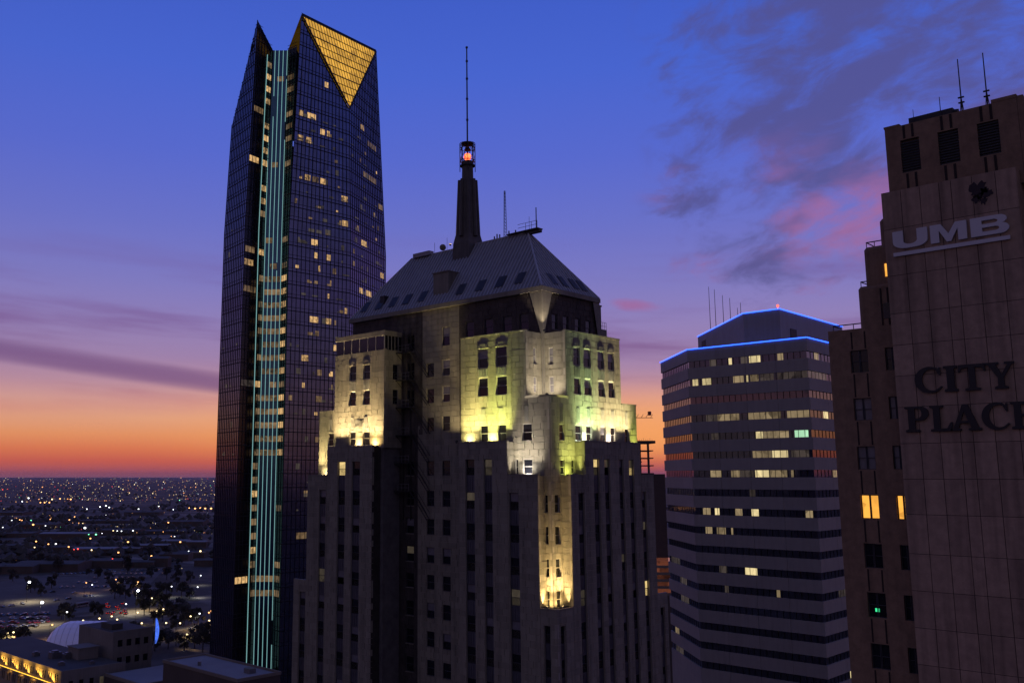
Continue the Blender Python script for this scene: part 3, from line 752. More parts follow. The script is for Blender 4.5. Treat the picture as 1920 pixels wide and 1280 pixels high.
# spire
sx, sy = 99.35, 90.1
def ngon(r, n=16, c=(sx, sy), ph=0): return [(c[0] + r * math.cos(2 * math.pi * (i + ph) / n), c[1] + r * math.sin(2 * math.pi * (i + ph) / n)) for i in range(n)]
sq = lambda h: [(sx - h, sy - h), (sx + h, sy - h), (sx + h, sy + h), (sx - h, sy + h)]
SP = mk('spire', MB().frustum(sq(1.75), sq(1.55), 118, 123.6).frustum(sq(1.55), sq(1.3), 123.6, 124.9).frustum(ngon(1.42), ngon(1.12), 124.9, 133.2).frustum(ngon(.86), ngon(.8), 133.2, 136.2), M['spire'], FN)
def spp(name, m, mat): return mk(name, m, mat, SP, (0, 0, 0), 0, local=True)
for i in range(8):
    a = 2 * math.pi * i / 8
    c0 = (sx + 1.5 * math.cos(a), sy + 1.5 * math.sin(a)); c1 = (sx + 1.2 * math.cos(a), sy + 1.2 * math.sin(a))
    spp('buttress', MB().frustum(ngon(.34, 6, c0), ngon(.27, 6, c1), 124.6, 133.3), M['spire'])
spp('gallery', MB().prism(ngon(1.12), 135.45, 135.62), M['iron'])
for i in range(8):
    a = 2 * math.pi * i / 8; a2 = 2 * math.pi * (i + 1) / 8
    p = lambda an, z: (sx + 1.13 * math.cos(an), sy + 1.13 * math.sin(an), z)
    spp('cage_post', MB().tube(p(a, 134.6 if i % 2 else 135.4), p(a, 139.0), .06), M['iron'])
    spp('cage_brace', MB().tube(p(a, 135.7), p(a2, 137.3), .035, n=4).tube(p(a2, 137.3), p(a, 138.9), .035, n=4), M['iron'])
for z in (136.3, 138.2, 138.95):
    m = MB()
    for i in range(16):
        a = 2 * math.pi * i / 16; a2 = 2 * math.pi * (i + 1) / 16
        m.tube((sx + 1.13 * math.cos(a), sy + 1.13 * math.sin(a), z), (sx + 1.13 * math.cos(a2), sy + 1.13 * math.sin(a2), z), .05, n=4)
    spp('cage_ring', m, M['iron'])
spp('lantern_cap', MB().frustum(ngon(.5), ngon(.15), 138.0, 138.7).frustum(ngon(1.0), ngon(.12), 138.95, 139.35), M['iron'])
M['beacon'] = emat('red_beacon', (1, .13, .04), 4.0, sample='AUTO', var=.6, scale=2.2)
spp('beacon', MB().ball((sx, sy, 136.95), .56, 12, 8), M['beacon'])
spp('beacon_guard', MB().box(sx - .62, sx - .56, sy + .02, sy + .08, 136.3, 137.7).tube((sx - .1, sy, 135.6), (sx - .1, sy, 139), .06), M['iron'])
mast = MB().tube((sx, sy, 139.2), (sx, sy, 154.2), .13, .10, 6)
for z in (142.6, 145.9, 149.1, 151.9, 154.1): mast.tube((sx, sy, z), (sx, sy, z + .22), .2, n=6)
spp('mast', mast, M['iron'])
# masts and platform on the ridge
m = MB()
for dx, dy in ((-.22, -.15), (.22, -.15), (0, .25)): m.tube((99.2 + dx, 82.9 + dy, 123.2), (99.2 + dx * .4, 82.9 + dy * .4, 130.1), .035, n=4)
for q in range(14):
    z = 123.4 + q * .47; s_ = 1 - .6 * q / 14
    m.tube((99.2 - .22 * s_, 82.9 - .15 * s_, z), (99.2 + .22 * s_, 82.9 - .15 * s_, z + .4), .02, n=4).tube((99.2 + .22 * s_, 82.9 - .15 * s_, z), (99.2, 82.9 + .25 * s_, z + .4), .02, n=4)
rf('lattice_mast', m, M['iron'])
m = MB().box(98.6, 99.8, 76.7, 82.2, 123.35, 123.5).box(98.9, 99.5, 76.6, 79.2, 122.9, 123.35)
for yy in (76.8, 77.8, 78.8): m.tube((98.7, yy, 123.5), (98.7, yy, 124.5), .03, n=4)
m.tube((98.7, 76.8, 124.5), (98.7, 80.2, 124.5), .03, n=4).tube((98.7, 76.8, 124.0), (98.7, 80.2, 124.0), .03, n=4)
rf('roof_platform', m, M['iron'])
rf('aerial', MB().tube((98.9, 77.1, 123.5), (98.9, 77.1, 126.4), .08, .07).tube((99, 78.4, 123.5), (99, 78.4, 125.4), .025), M['iron'])
for yy, h in ((83.9, .6), (84.4, .75), (84.9, .5), (82.2, .8), (81.0, .7)): rf('roof_vent', MB().tube((99.2, yy, 123.2), (99.2, yy, 123.3 + h), .1), M['iron'])
rf('plant_box', MB().box(98.7, 99.7, 97.5, 101.0, 123.2, 123.85), M['steel'])
rf('dish', MB().ball((99.0, 94.9, 123.9), .5, 10, 6), M['stone_plain'])
rf('aerial', MB().tube((99.2, 96.8, 123.3), (99.2, 96.8, 125.0), .03).tube((99.2, 94.2, 123.3), (99.2, 94.2, 125.3), .025), M['iron'])

# floodlights: each stands on a setback close to the wall it washes
WARM, LIME, WHITE, TEAL, GOLD = (1, .74, .34), (.80, .90, .16), (1, .86, .66), (.80, .95, .62), (1, .68, .26)
def fl(pos, tgt, pw, col, where, size=120, beam=0, beamto=None, bsize=95):
    f = floodlight(pos, tgt, pw, col, where, size)
    if beam:
        spot('beam', f, Vector(pos) + Vector((0, 0, .05)), beamto, beam, col, bsize, 1.0, .15)
PW = 1.0
def hotspot(axis, u, z, c, col, where, pw=420, off=.8):
    p = (c - off, u, z) if axis == 'X' else (u, c - off, z)
    t = (c + .35, u, z + 1.5) if axis == 'X' else (u, c + .35, z + 1.5)
    fl(p, t, pw * 1.7, col, where, 155)
def washbar(axis, ua, ub, z, c, col, where, pw, off=1.05, lean=6.0, spread=50):
    """a long fixture on the setback that grazes the wall above it"""
    uc, L = (ua + ub) / 2, ub - ua
    off = min(off, .8)
    p = (c - off, uc, z) if axis == 'X' else (uc, c - off, z)
    f = thing('wash_light', p, where, 'floodlight', 'long wash lights on the setbacks of the stone tower')
    hb = MB().box(-L / 2, L / 2, -.09, .09, -.16, 0)
    mk('housing', hb, M['lamp_body'], f, p, TX if axis == 'X' else TY)
    l = bpy.data.lights.new('lamp', 'AREA'); l.shape = 'RECTANGLE'; l.size = L; l.size_y = .14; l.spread = rad(spread); l.energy = pw; l.color = col
    o = bpy.data.objects.new('lamp', l); COL.objects.link(o); o.parent = f; o.location = (0, 0, .03)
    d = Vector((math.sin(rad(lean)), 0, math.cos(rad(lean)))) if axis == 'X' else Vector((0, math.sin(rad(lean)), math.cos(rad(lean))))
    side = Vector((0, 1, 0)) if axis == 'X' else Vector((1, 0, 0))
    zc = -d; yc = zc.cross(side)
    from mathutils import Matrix
    o.rotation_euler = Matrix((side, yc, zc)).transposed().to_euler()
    return f
hotspot('X', 81.3, 94.35, x2, (1, .86, .32), 'yellow floodlight at the foot of the wall beside the light court')
hotspot('X', 77.45, 94.35, x2, (.98, .96, .32), 'lime floodlight between the two low windows left of the tower corner', 480)
hotspot('X', 102.95, 94.35, x2, WARM, 'warm floodlight between the low windows of the far left pavilion', 420)
hotspot('X', 99.4, 94.35, x2, GOLD, 'golden floodlight at the inner edge of the far left pavilion', 420)
hotspot('Y', 96.7, 94.35, y2, (.9, 1, .75), 'pale green floodlight between the first pair of windows right of the corner', 420)
hotspot('Y', 101.95, 94.35, y2, WHITE, 'warm white floodlight between the far pair of windows right of the corner', 460)
hotspot('X', 72.0, 90.3, x2, (1, .93, .84), 'white floodlight in the notch left of the tower corner', 300)
hotspot('Y', 92.9, 90.3, y2, LIME, 'lime floodlight in the notch right of the tower corner', 170)
hotspot('X', 110.2, 90.3, x2, (1, .8, .4), 'warm floodlight lowest on the far left edge of the tower', 260)
WB = .60
washbar('X', 78.9, 82.6, 94.3, x2, (.98, .86, .30), 'long yellow wash light on the setback beside the light court', 900 * WB)
washbar('X', 74.5, 78.7, 94.3, x2, (.82, .88, .22), 'long lime wash light on the setback left of the tower corner', 1000 * WB)
washbar('X', 98.0, 108.3, 94.3, x2, (1, .74, .38), 'long warm wash light on the far left pavilion setback', 2300 * WB)
washbar('Y', 95.1, 99.4, 94.3, y2, (.68, .92, .38), 'long green wash light on the setback right of the tower corner', 1000 * WB)
washbar('Y', 99.6, 106.8, 94.3, y2, (1, .84, .44), 'long pale wash light on the setback at the right end', 1500 * WB)
washbar('Y', 105.3, 108.5, 92.0, y2, LIME, 'short lime wash light under the low annex at the right end', 420 * WB, off=.6)
washbar('X', 69.7, 74.0, 90.25, x2, (1, .88, .72), 'long white wash light in the notch left of the tower corner', 420 * WB)
washbar('Y', 91.8, 94.6, 90.25, y2, (.80, .86, .22), 'short lime wash light in the notch right of the tower corner', 300 * WB)
washbar('X', 108.6, 112.0, 90.25, x2, (1, .80, .36), 'short warm wash light lowest on the far left edge', 650 * WB)
fl((x2 + 1.0, y2 + 1.1, 99.9), (x3 - .2, y3 - .2, 104.0), 1000, WHITE, 'white floodlight in the corner niche below the eaves', 150, 1800, (x3 - .3, y3 - .3, 111), 60)
hotspot('X', 68.9, 75.25, x2, GOLD, 'golden floodlight at the foot of the corner pier on its left face', 150, .75)
hotspot('Y', 90.6, 75.25, y2, GOLD, 'golden floodlight at the foot of the corner pier on its right face', 170, .75)
washbar('X', 68.4, 69.4, 75.2, x2, (1, .70, .30), 'short golden wash light left of the corner pier', 560 * WB, off=.8)
washbar('Y', 90.0, 91.6, 75.2, y2, (1, .70, .30), 'short golden wash light right of the corner pier', 700 * WB, off=.8)
fl((98.2, 92.6, 123.9), (99.0, 91.2, 129), 160, GOLD, 'golden floodlight beside the spire on the roof ridge', 90)
fl((x3 - 1.3, y3 - 1.3, 107.95), (x3, y3, 112), 900, (1, .84, .6), 'small floodlight under the flared corner pilaster', 60)
fl((x3 - 2.6, 84.5, 94.6), (x3 + .2, 89.5, 102.5), 1500, (1, .78, .42), 'floodlight low in the light court aimed at the fire escape', 80, 5000, (x3 + .6, 90.2, 117.5), 26)

# ------------------------------------------------------------------ the tall glass tower with a cut crown
DV = thing('glass_tower', (215, 290, 0), 'tall dark glass skyscraper with glowing gold triangular crown and cyan light strips', 'skyscraper')
M['dglass'] = glass('curtain_glass', (.165, .175, .265), rough=.12, spec=.5, var=.22, wobble=.006, metal=1.0)
M['dglass_front'] = glass('slot_glass', (.10, .20, .27), metal=1.0, rough=.14, spec=.5, var=.2, wobble=.006)
M['dglass_black'] = glass('shaft_glass', (.008, .008, .012), rough=.15, spec=.35, var=.2)
M['mullion'] = pmat('mullion_metal', (.045, .047, .07), rough=.45, metal=.5, var=.2)
M['floorline'] = pmat('floor_edge_metal', (.03, .031, .045), rough=.5, metal=.3, var=.2)
M['strip'] = emat('cyan_light_strip', (.40, .84, .84), .50)
M['crown'] = emat('gold_crown_glass', (1, .52, .055), .72, var=.5, scale=.33)
M['lit_a'] = emat('office_lit_bright', (1, .60, .24), .42, var=.95, scale=1.6)
M['lit_b'] = emat('office_lit_soft', (1, .62, .30), .12, var=.9, scale=.9)
M['lit_c'] = emat('office_lit_faint', (.75, .62, .5), .05, var=.8, scale=1.0)
M['tube'] = emat('ceiling_tube', (1, .86, .66), 2.2)
ZT = 178.0
FH = 4.74
class Face:
    """a vertical glass face; ends a and b in plan, leaning in above ZT, tops za and zb"""
    def __init__(s, a, b, ta, tb, za, zb):
        s.a, s.b, s.ta, s.tb, s.za, s.zb = Vector(a), Vector(b), Vector(ta), Vector(tb), za, zb
        d = (s.b - s.a).normalized(); s.n = Vector((d.y, -d.x))            # outward
        s.L = (s.b - s.a).length
    def ztop(s, u): return s.za + (s.zb - s.za) * u
    def xy(s, u, z):
        p = s.a.lerp(s.b, u)
        if z > ZT:
            qa = (s.ta - s.a) / (s.za - ZT); qb = (s.tb - s.b) / (s.zb - ZT)
            p = p + (qa.lerp(qb, u)) * (z - ZT)
        return p
    def p(s, u, z, out=0.0):
        q = s.xy(u, z) + s.n * out
        return (q.x, q.y, z)
def dglass(name, F, mat, n=10, z0=0.0):
    m = MB()
    for i in range(n):
        u0, u1 = i / n, (i + 1) / n
        m.quad(F.p(u0, z0), F.p(u1, z0), F.p(u1, ZT), F.p(u0, ZT))
        m.quad(F.p(u0, ZT), F.p(u1, ZT), F.p(u1, F.ztop(u1)), F.p(u0, F.ztop(u0)))
    return mk(name, m, mat, DV)
def bar(m, A, B, n, w, dpt):
    """square bar from A to B standing dpt proud along n"""
    A, B, n = Vector(A), Vector(B), Vector((n.x, n.y, 0))
    d = (B - A).normalized(); s_ = d.cross(n).normalized() * w / 2
    m.add([A - s_, A + s_, B + s_, B - s_, A - s_ + n * dpt, A + s_ + n * dpt, B + s_ + n * dpt, B - s_ + n * dpt],
          [(4, 5, 6, 7), (0, 4, 7, 3), (1, 2, 6, 5), (0, 1, 5, 4), (3, 7, 6, 2), (7, 6, 5, 4)])
def dgrid(F, nm, z0=0.0, wv=.13, wh=.30, par=None):
    m = MB()
    for i in range(nm + 1):
        u = i / nm
        zt = F.ztop(u)
        bar(m, F.p(u, z0), F.p(u, min(ZT, zt)), F.n, wv, .16)
        if zt > ZT: bar(m, F.p(u, ZT), F.p(u, zt), F.n, wv, .16)
    o = mk('mullions', m, M['mullion'], DV); o['kind'] = 'stuff'
    m = MB()
    k = 1
    while k * FH < max(F.za, F.zb) - .5:
        z = k * FH + 1.0
        lo, hi = 0.0, 1.0
        if z > min(F.za, F.zb) and abs(F.zb - F.za) > .1:
            t = (z - F.za) / (F.zb - F.za)
            lo, hi = (t, 1.0) if F.zb > F.za else (0.0, t)
        if hi - lo > .03 and z > z0: bar(m, F.p(lo, z), F.p(hi, z), F.n, wh, .09); bar(m, F.p(lo, z + 1.25), F.p(hi, z + 1.25), F.n, wh * .4, .09)
        k += 1
    o = mk('floor_edges', m, M['floorline'], DV); o['kind'] = 'stuff'
def dlit(F, u0, u1, zc, mat, h=2.6, name='lit_window', out=.03, tubes=0):
    k = round((zc - 2.4) / FH); z = k * FH + 2.5; h = min(h, 2.15)
    o = mk(name, MB().quad(F.p(u0, z, out), F.p(u1, z, out), F.p(u1, z + h, out), F.p(u0, z + h, out)), mat, DV)
    for q in range(tubes):
        ua = u0 + (u1 - u0) * (.2 + .5 * q); ub = min(u1, ua + .9 / F.L)
        mk('ceiling_tube', MB().quad(F.p(ua, z + h - .75, out + .02), F.p(ub, z + h - .35, out + .02), F.p(ub, z + h - .1, out + .02), F.p(ua, z + h - .5, out + .02)), M['tube'], o, tuple(-DV.location), 0, local=True)
    return o
P0, P1, P2, P3, P4, P5, P6 = (186.06, 289.76), (183.24, 272.45), (193.01, 273.97), (197.31, 269.64), (196.65, 264.62), (223.58, 262.19), (251.73, 273.45)
B1, B2, B3 = (252.5, 283.0), (236.0, 308.0), (206.0, 312.0)
FA = Face(P0, P1, (186.95, 288.58), (184.85, 270.83), 220.1, 255.0)
FB = Face(P1, P2, (184.85, 270.83), (193.75, 273.22), 255.0, 247.0)
FC = Face(P2, P3, (193.3, 273.7), (197.6, 269.3), 247.0, 247.0)
FC2 = Face(P3, P4, (197.6, 269.3), (198.0, 264.3), 247.0, 247.0)
FD = Face(P4, P5, (198.54, 262.72), (222.71, 263.08), 259.2, 229.8)
FE_ = Face(P5, P6, (222.71, 263.08), (248.47, 276.73), 229.8, 266.2)
for nme, F, mt in (('glass_wall', FA, 'dglass'), ('glass_wall', FB, 'dglass_black'), ('glass_wall', FC, 'dglass_front'), ('glass_wall', FC2, 'dglass_black'), ('glass_wall', FD, 'dglass'), ('glass_wall', FE_, 'dglass')):
    dglass(nme, F, M[mt])
mk('rear_wall', MB().prism([P6, B1, B2, B3, P0, (200, 285), (225, 275)], 0, 176).frustum([(250, 275), (250, 284), (235, 306), (207, 310), (188, 289), (200, 285), (225, 275)], [(244, 280), (244, 286), (232, 300), (210, 303), (192, 288), (202, 284), (225, 277)], 176, 216), M['dglass'], DV)
mk('roof', MB().add([(P1[0] + 1, P1[1] + 1, 246.5), (193.7, 273.3, 246.5), (197.6, 269.3, 246.5), (198, 265, 246.5), (221, 268, 228), (247, 279, 228), (225, 300, 228), (192, 290, 228)], [(0, 1, 2, 3, 4, 5, 6, 7)]), M['gravel'], DV)
mk('crown_back', MB().add([FA.p(0, 220.1), FA.p(1, 255.0), (197, 287, 219), FE_.p(1, 266.2), (236, 296, 226), FD.p(0, 259.2)], [(0, 1, 2), (3, 4, 2), (5, 3, 2)]), M['dglass_black'], DV)
dgrid(FA, 12); dgrid(FB, 6); dgrid(FC2, 3); dgrid(FD, 15); dgrid(FE_, 18)
# gold triangle
TA, TBp, TV = Vector(FD.p(0.06, 257.3, .2)), Vector(FE_.p(1, 266.2, .0)), Vector(FD.p(1, 229.8, .2))
TA0 = Vector(FD.p(0, 259.2, .1))
mk('crown_glass', MB().tri(tuple(TV), tuple(TBp), tuple(TA0)), M['crown'], DV)
nrm = (TBp - TV).cross(TA0 - TV).normalized()
if nrm.z < 0: nrm = -nrm
m = MB()
def tbar(A, B, w): 
    d = (B - A).normalized(); s_ = d.cross(nrm).normalized() * w / 2
    n = nrm * .22
    m.add([A - s_ + n * .3, A + s_ + n * .3, B + s_ + n * .3, B - s_ + n * .3, A - s_ + n, A + s_ + n, B + s_ + n, B - s_ + n], [(4, 5, 6, 7), (0, 4, 7, 3), (1, 2, 6, 5), (7, 6, 5, 4)])
for q in range(1, 27):
    t = q / 27
    top = TA0.lerp(TBp, t)
    # straight down the slope until the side of the triangle
    V = TV
    ft = (V - TA0).dot((TBp - TA0)) / (TBp - TA0).length_squared
    foot = TA0.lerp(TBp, ft)
    frac = t / ft if t < ft else (1 - t) / (1 - ft)
    tbar(top, top + (V - foot) * frac * .99, .17)
for q in range(1, 10):
    t = q / 10 + .02
    tbar(TA0.lerp(TV, t), TBp.lerp(TV, t), .26 if q % 2 else .42)
tbar(TA0, TV, .8); tbar(TBp, TV, .8); tbar(TA0, TBp, 1.3)
mo = mk('crown_mullions', m, M['floorline'], DV); mo['kind'] = 'stuff'
# cyan strips of light up the slot
for F, u, zt, gaps in ((FB, .66, 244, ()), (FC, .015, 246.9, ()), (FC, .25, 246.9, ((221, 229),)), (FC, .49, 246.9, ()), (FC, .74, 246.9, ((163, 166),)), (FC, .985, 246.9, ((235.5, 237), (212, 219), (34, 42)))):
    z = 26
    segs = []
    for a, b in sorted(gaps): segs.append((z, a)); z = b
    segs.append((z, zt))
    mm = MB()
    for a, b in segs:
        for c0, c1 in ((a, min(b, ZT)), (max(a, ZT), b)):
            if c1 > c0: bar(mm, F.p(u, c0, .12), F.p(u, c1, .12), F.n, .155, .18)
    mk('light_strip', mm, M['strip'], DV)
# lit offices
for k in range(10, 51):
    z = k * FH + 2.4
    if z > 243: break
    full = k in (33, 32, 31, 30, 29, 28, 27, 26, 24, 23, 22, 21, 20, 10, 11)
    if full:
        dlit(FC, .03, .97, z, M['lit_b'], h=2.0)
        dlit(FC2, .1, .78, z, M['lit_a'] if k > 14 else M['lit_b'], h=2.1)
        if R.random() < .6: dlit(FB, .78, .97, z, M['lit_b'])
    elif R.random() < .55:
        a = R.random() * .5
        dlit(FC2, .1, .8, z, M['lit_b'], h=2.0, tubes=1)
        if R.random() < .5: dlit(FC, a, a + .4, z, M['lit_b'], h=2.0, tubes=1)
    if not full and R.random() < .7: dlit(FB, .70, .95, z, M['lit_a'] if R.random() < .5 else M['lit_b'])
for u0, u1, z, mt in ((.02, .45, 164, 'lit_a'), (.02, .6, 155, 'lit_b'), (.02, .5, 203, 'lit_a'), (.04, .6, 56, 'lit_a'), (.05, .8, 122, 'lit_c'), (.05, .5, 168, 'lit_b'), (.1, .6, 222, 'lit_b')): dlit(FB, u0, u1, z, M[mt], tubes=1 if mt == 'lit_a' else 0)
LD = [(0.05, 0.16, 219.6, 1), (0.19, 0.38, 220.3, 1), (0.44, 0.55, 215.4, 1), (0.56, 0.64, 215.4, 1), (0.05, 0.17, 210.5, 1), (0.19, 0.31, 210.7, 1), (0.2, 0.32, 197.0, 1), (0.32, 0.46, 196.8, 0), (0.46, 0.58, 197.0, 1), (0.83, 0.97, 192.6, 1), (0.84, 0.97, 183.4, 1), (0.34, 0.47, 173.9, 1), (0.39, 0.47, 169.0, 1), (0.59, 0.69, 169.2, 1), (0.46, 0.52, 164.0, 1), (0.65, 0.7, 159.6, 1), (0.69, 0.78, 164.5, 0), (0.34, 0.5, 146.0, 1), (0.59, 0.71, 146.1, 1), (0.72, 0.8, 136.8, 1), (0.9, 0.97, 150.5, 1), (0.22, 0.36, 132.3, 1), (0.46, 0.58, 113.8, 0), (0.47, 0.57, 127.6, 0), (.3, .4, 82, 0), (.2, .42, 71, 0), (.45, .7, 70.5, 0), (.4, .75, 64, 0), (.5, .6, 232.5, 1)]
for u0, u1, z, b in LD: dlit(FD, u0 + .012, u1 - .018, z, M['lit_a' if b else 'lit_b'], tubes=(2 if u1 - u0 > .15 else 1) if b else 0)
for u0, u1, z, b in [(0.25, 0.34, 160.0, 1), (0.43, 0.58, 161.0, 1), (0.28, 0.43, 179.3, 1), (0.16, 0.23, 183.6, 0), (0.84, 0.94, 169.8, 1), (0.35, 0.46, 226.3, 1), (0.55, 0.84, 221.3, 1), (0.39, 0.8, 207.8, 1), (.2, .35, 150, 0), (.85, .97, 196, 0)]: dlit(FE_, u0, u1, z, M['lit_a' if b and u1 - u0 < .2 else 'lit_b'])
for F, n_, lo in ((FD, 80, 70), (FE_, 40, 120), (FA, 10, 40)):
    for q in range(n_):
        u = R.uniform(.04, .9); w_ = R.uniform(.02, .10); z = R.uniform(lo, 222 if F is not FA else 190)
        dlit(F, u, min(.98, u + w_), z, M['lit_c'], h=R.choice((.5, .8, 1.2, 2.0)))

for F, n_, lo, hi in ((FD, 34, 95, 218), (FE_, 16, 120, 215)):
    for q in range(n_):
        u = R.uniform(.04, .92)
        dlit(F, u, u + R.uniform(.025, .06), R.uniform(lo, hi), M['lit_b' if R.random() < .7 else 'lit_a'], h=R.choice((.7, 1.1, 1.8)))

# ------------------------------------------------------------------ the banded office tower edged in blue light
OT = thing('banded_tower', (205, 100, 0), 'chamfered office tower with pale horizontal bands and blue neon roof edges', 'office tower')
M['precast'] = pmat('precast_panel', (.355, .325, .285), rough=.65, var=.08, scale=.4, island=.05, stain=.12, spec=.6)
M['ribbon'] = glass('ribbon_glass', (.15, .15, .175), rough=.06, spec=.6, var=.2, metal=.9)
M['neon'] = emat('blue_neon', (.02, .09, 1), 4.2, sample='AUTO')
ox, oy0, oy1, ch, dp = 182.57, 75.86, 101.9, 16.3, 52.0
outl = [(ox, oy1), (ox, oy0), (ox + dp, oy0), (ox + dp + ch, oy0 + ch), (ox + dp + ch, oy1 + ch), (ox + ch, oy1 + ch)]
def inset(poly, d):
    n = len(poly); out = []
    for i in range(n):
        p, q, r = Vector(poly[i - 1]), Vector(poly[i]), Vector(poly[(i + 1) % n])
        e0, e1 = (q - p).normalized(), (r - q).normalized()
        n0, n1 = Vector((-e0.y, e0.x)), Vector((-e1.y, e1.x))
        k_ = d / (1 + n0.dot(n1))
        v = q + (n0 + n1) * k_
        out.append((v.x, v.y))
    return out
oin = inset(outl, .30)
mk('ribbon_glazing', MB().prism(oin, 0, 116.6), M['ribbon'], OT)
mk('roof', MB().prism(inset(outl, .6), 116.6, 116.7), M['gravel'], OT)
OFH = 3.86
ZW1 = 113.75                                       # middle of the top row of windows
def otface(i): return Vector(outl[i]), Vector(outl[(i + 1) % 6])
def otpanel(i, ua, ub, z0, z1):
    a, b = otface(i); d = (b - a).normalized(); th = math.atan2(d.y, d.x)
    L = (b - a).length; w_ = (ub - ua) * L - .05
    c = a.lerp(b, (ua + ub) / 2)
    key = ('otp', round(w_, 3), round(z1 - z0, 3))
    if key not in _wc:
        mm = MB().box(-w_ / 2, w_ / 2, 0, .28, 0, z1 - z0)
        mm.box(-w_ / 2, w_ / 2, -.02, 0.0, (z1 - z0) * .70, (z1 - z0) * .74)
        _wc[key] = mm.mesh('spandrel_panel'); _wc[key].materials.append(M['precast'])
    mk('spandrel_panel', _wc[key], None, OT, (c.x, c.y, z0), th)
for k in range(-1, 17):
    zt_, zb_ = (117.0, ZW1 + .72) if k == -1 else (ZW1 - k * OFH - .72, ZW1 - (k + 1) * OFH + .72)
    for i, n_ in ((0, 4), (1, 6), (5, 3)):
        for q in range(n_): otpanel(i, q / n_, (q + 1) / n_, zb_, zt_)
mk('lower_panels', MB().prism(outl, 0, ZW1 - 17 * OFH + .7), M['precast'], OT)
mm = MB()
for i, n_ in ((0, 20), (1, 30), (5, 16)):
    a, b = Vector(oin[i]), Vector(oin[(i + 1) % 6]); d = (b - a).normalized(); nn = Vector((d.y, -d.x))
    for q in range(1, n_):
        c = a.lerp(b, q / n_)
        for k in range(17): bar(mm, (c.x, c.y, ZW1 - k * OFH - .74), (c.x, c.y, ZW1 - k * OFH + .74), nn, .09, .07)
o = mk('window_mullions', mm, M['sash_dark'], OT); o['kind'] = 'stuff'
M['o_bright'] = emat('room_bright', (1, .80, .40), .62, var=.5, scale=.7)
M['o_mid'] = emat('room_mid', (.95, .70, .38), .20, var=.75, scale=.6)
M['o_dim'] = emat('room_dim', (.62, .48, .40), .065, var=.8, scale=.6)
M['o_green'] = emat('room_green', (.55, 1, .62), .7, var=.4, scale=.5)
def otlit(i, ua, ub, k, mat, z0=-.68, z1=.68):
    a, b = Vector(oin[i]), Vector(oin[(i + 1) % 6]); d = (b - a).normalized(); nn = Vector((d.y, -d.x)) * .025
    p, q = a + d * ua + nn, a + d * ub + nn
    z = ZW1 - k * OFH
    mk('lit_window', MB().quad((p.x, p.y, z + z0), (q.x, q.y, z + z0), (q.x, q.y, z + z1), (p.x, p.y, z + z1)), M[mat], OT)
def front(k, ya, yb, mat, **kw): otlit(0, oy1 - ya, oy1 - yb, k, mat, **kw)      # ya > yb
for k, ya, yb, mt in ((0, 92.7, 92.0, 'o_bright'), (0, 88.2, 85.8, 'o_bright'), (0, 82.2, 81.0, 'o_mid'), (0, 90, 88.6, 'o_dim'), (0, 97, 95.5, 'o_dim'),
                      (1, 101.2, 99.9, 'o_bright'), (1, 98.9, 96.9, 'o_bright'), (1, 91.9, 89.6, 'o_mid'), (1, 89, 88.6, 'o_bright'), (1, 88.1, 86.4, 'o_mid'), (1, 86, 83.2, 'o_dim'), (1, 82.4, 76.3, 'o_dim'),
                      (3, 98.4, 95.9, 'o_dim'), (3, 95.8, 91.0, 'o_mid'), (3, 89.0, 85.4, 'o_mid'), (3, 85.3, 82.2, 'o_mid'), (3, 80.9, 76.5, 'o_mid'),
                      (4, 97.4, 95.8, 'o_dim'), (4, 87.6, 86.1, 'o_bright'), (4, 86.0, 80.8, 'o_mid'), (4, 79.6, 76.9, 'o_green'),
                      (5, 88.5, 84.5, 'o_mid'), (5, 84.4, 81.2, 'o_bright'), (5, 80.5, 77, 'o_dim'),
                      (6, 98.0, 95.6, 'o_mid'), (6, 93.4, 91.5, 'o_mid'), (6, 91.4, 88.5, 'o_dim'), (6, 88.2, 85.2, 'o_bright'), (6, 85.1, 81.6, 'o_mid'), (6, 80.8, 80.3, 'o_mid'),
                      (7, 89.6, 88.4, 'o_dim'), (8, 100.1, 98.4, 'o_mid'), (8, 97.4, 96.4, 'o_bright'), (8, 93.0, 91.4, 'o_mid'), (8, 89.4, 87.9, 'o_bright'), (8, 78.4, 77.0, 'o_mid'),
                      (9, 99.7, 98.2, 'o_mid'), (9, 97.2, 95.2, 'o_mid'), (9, 94, 93.6, 'o_mid'), (11, 91.4, 88.9, 'o_bright'), (11, 97, 95.4, 'o_dim'), (12, 96, 95.2, 'o_dim'), (12, 85.1, 84.4, 'o_mid')):
    front(k, ya, yb, mt)
for k, a, b, mt in ((0, 3.4, 5.6, 'o_mid'), (1, .2, 9, 'o_dim'), (3, 6.3, 8.5, 'o_bright'), (6, 9, 11, 'o_mid'), (12, 8, 14, 'o_dim'), (16, 11, 13, 'o_bright')): otlit(1, a, b, k, mt)
for k, a, b, mt in ((11, 2, 9, 'o_dim'), (13, 9, 15, 'o_dim'), (15, 3, 6, 'o_mid'), (16, 3, 9, 'o_dim'), (12, 9, 14, 'o_dim')): otlit(5, a, b, k, mt)
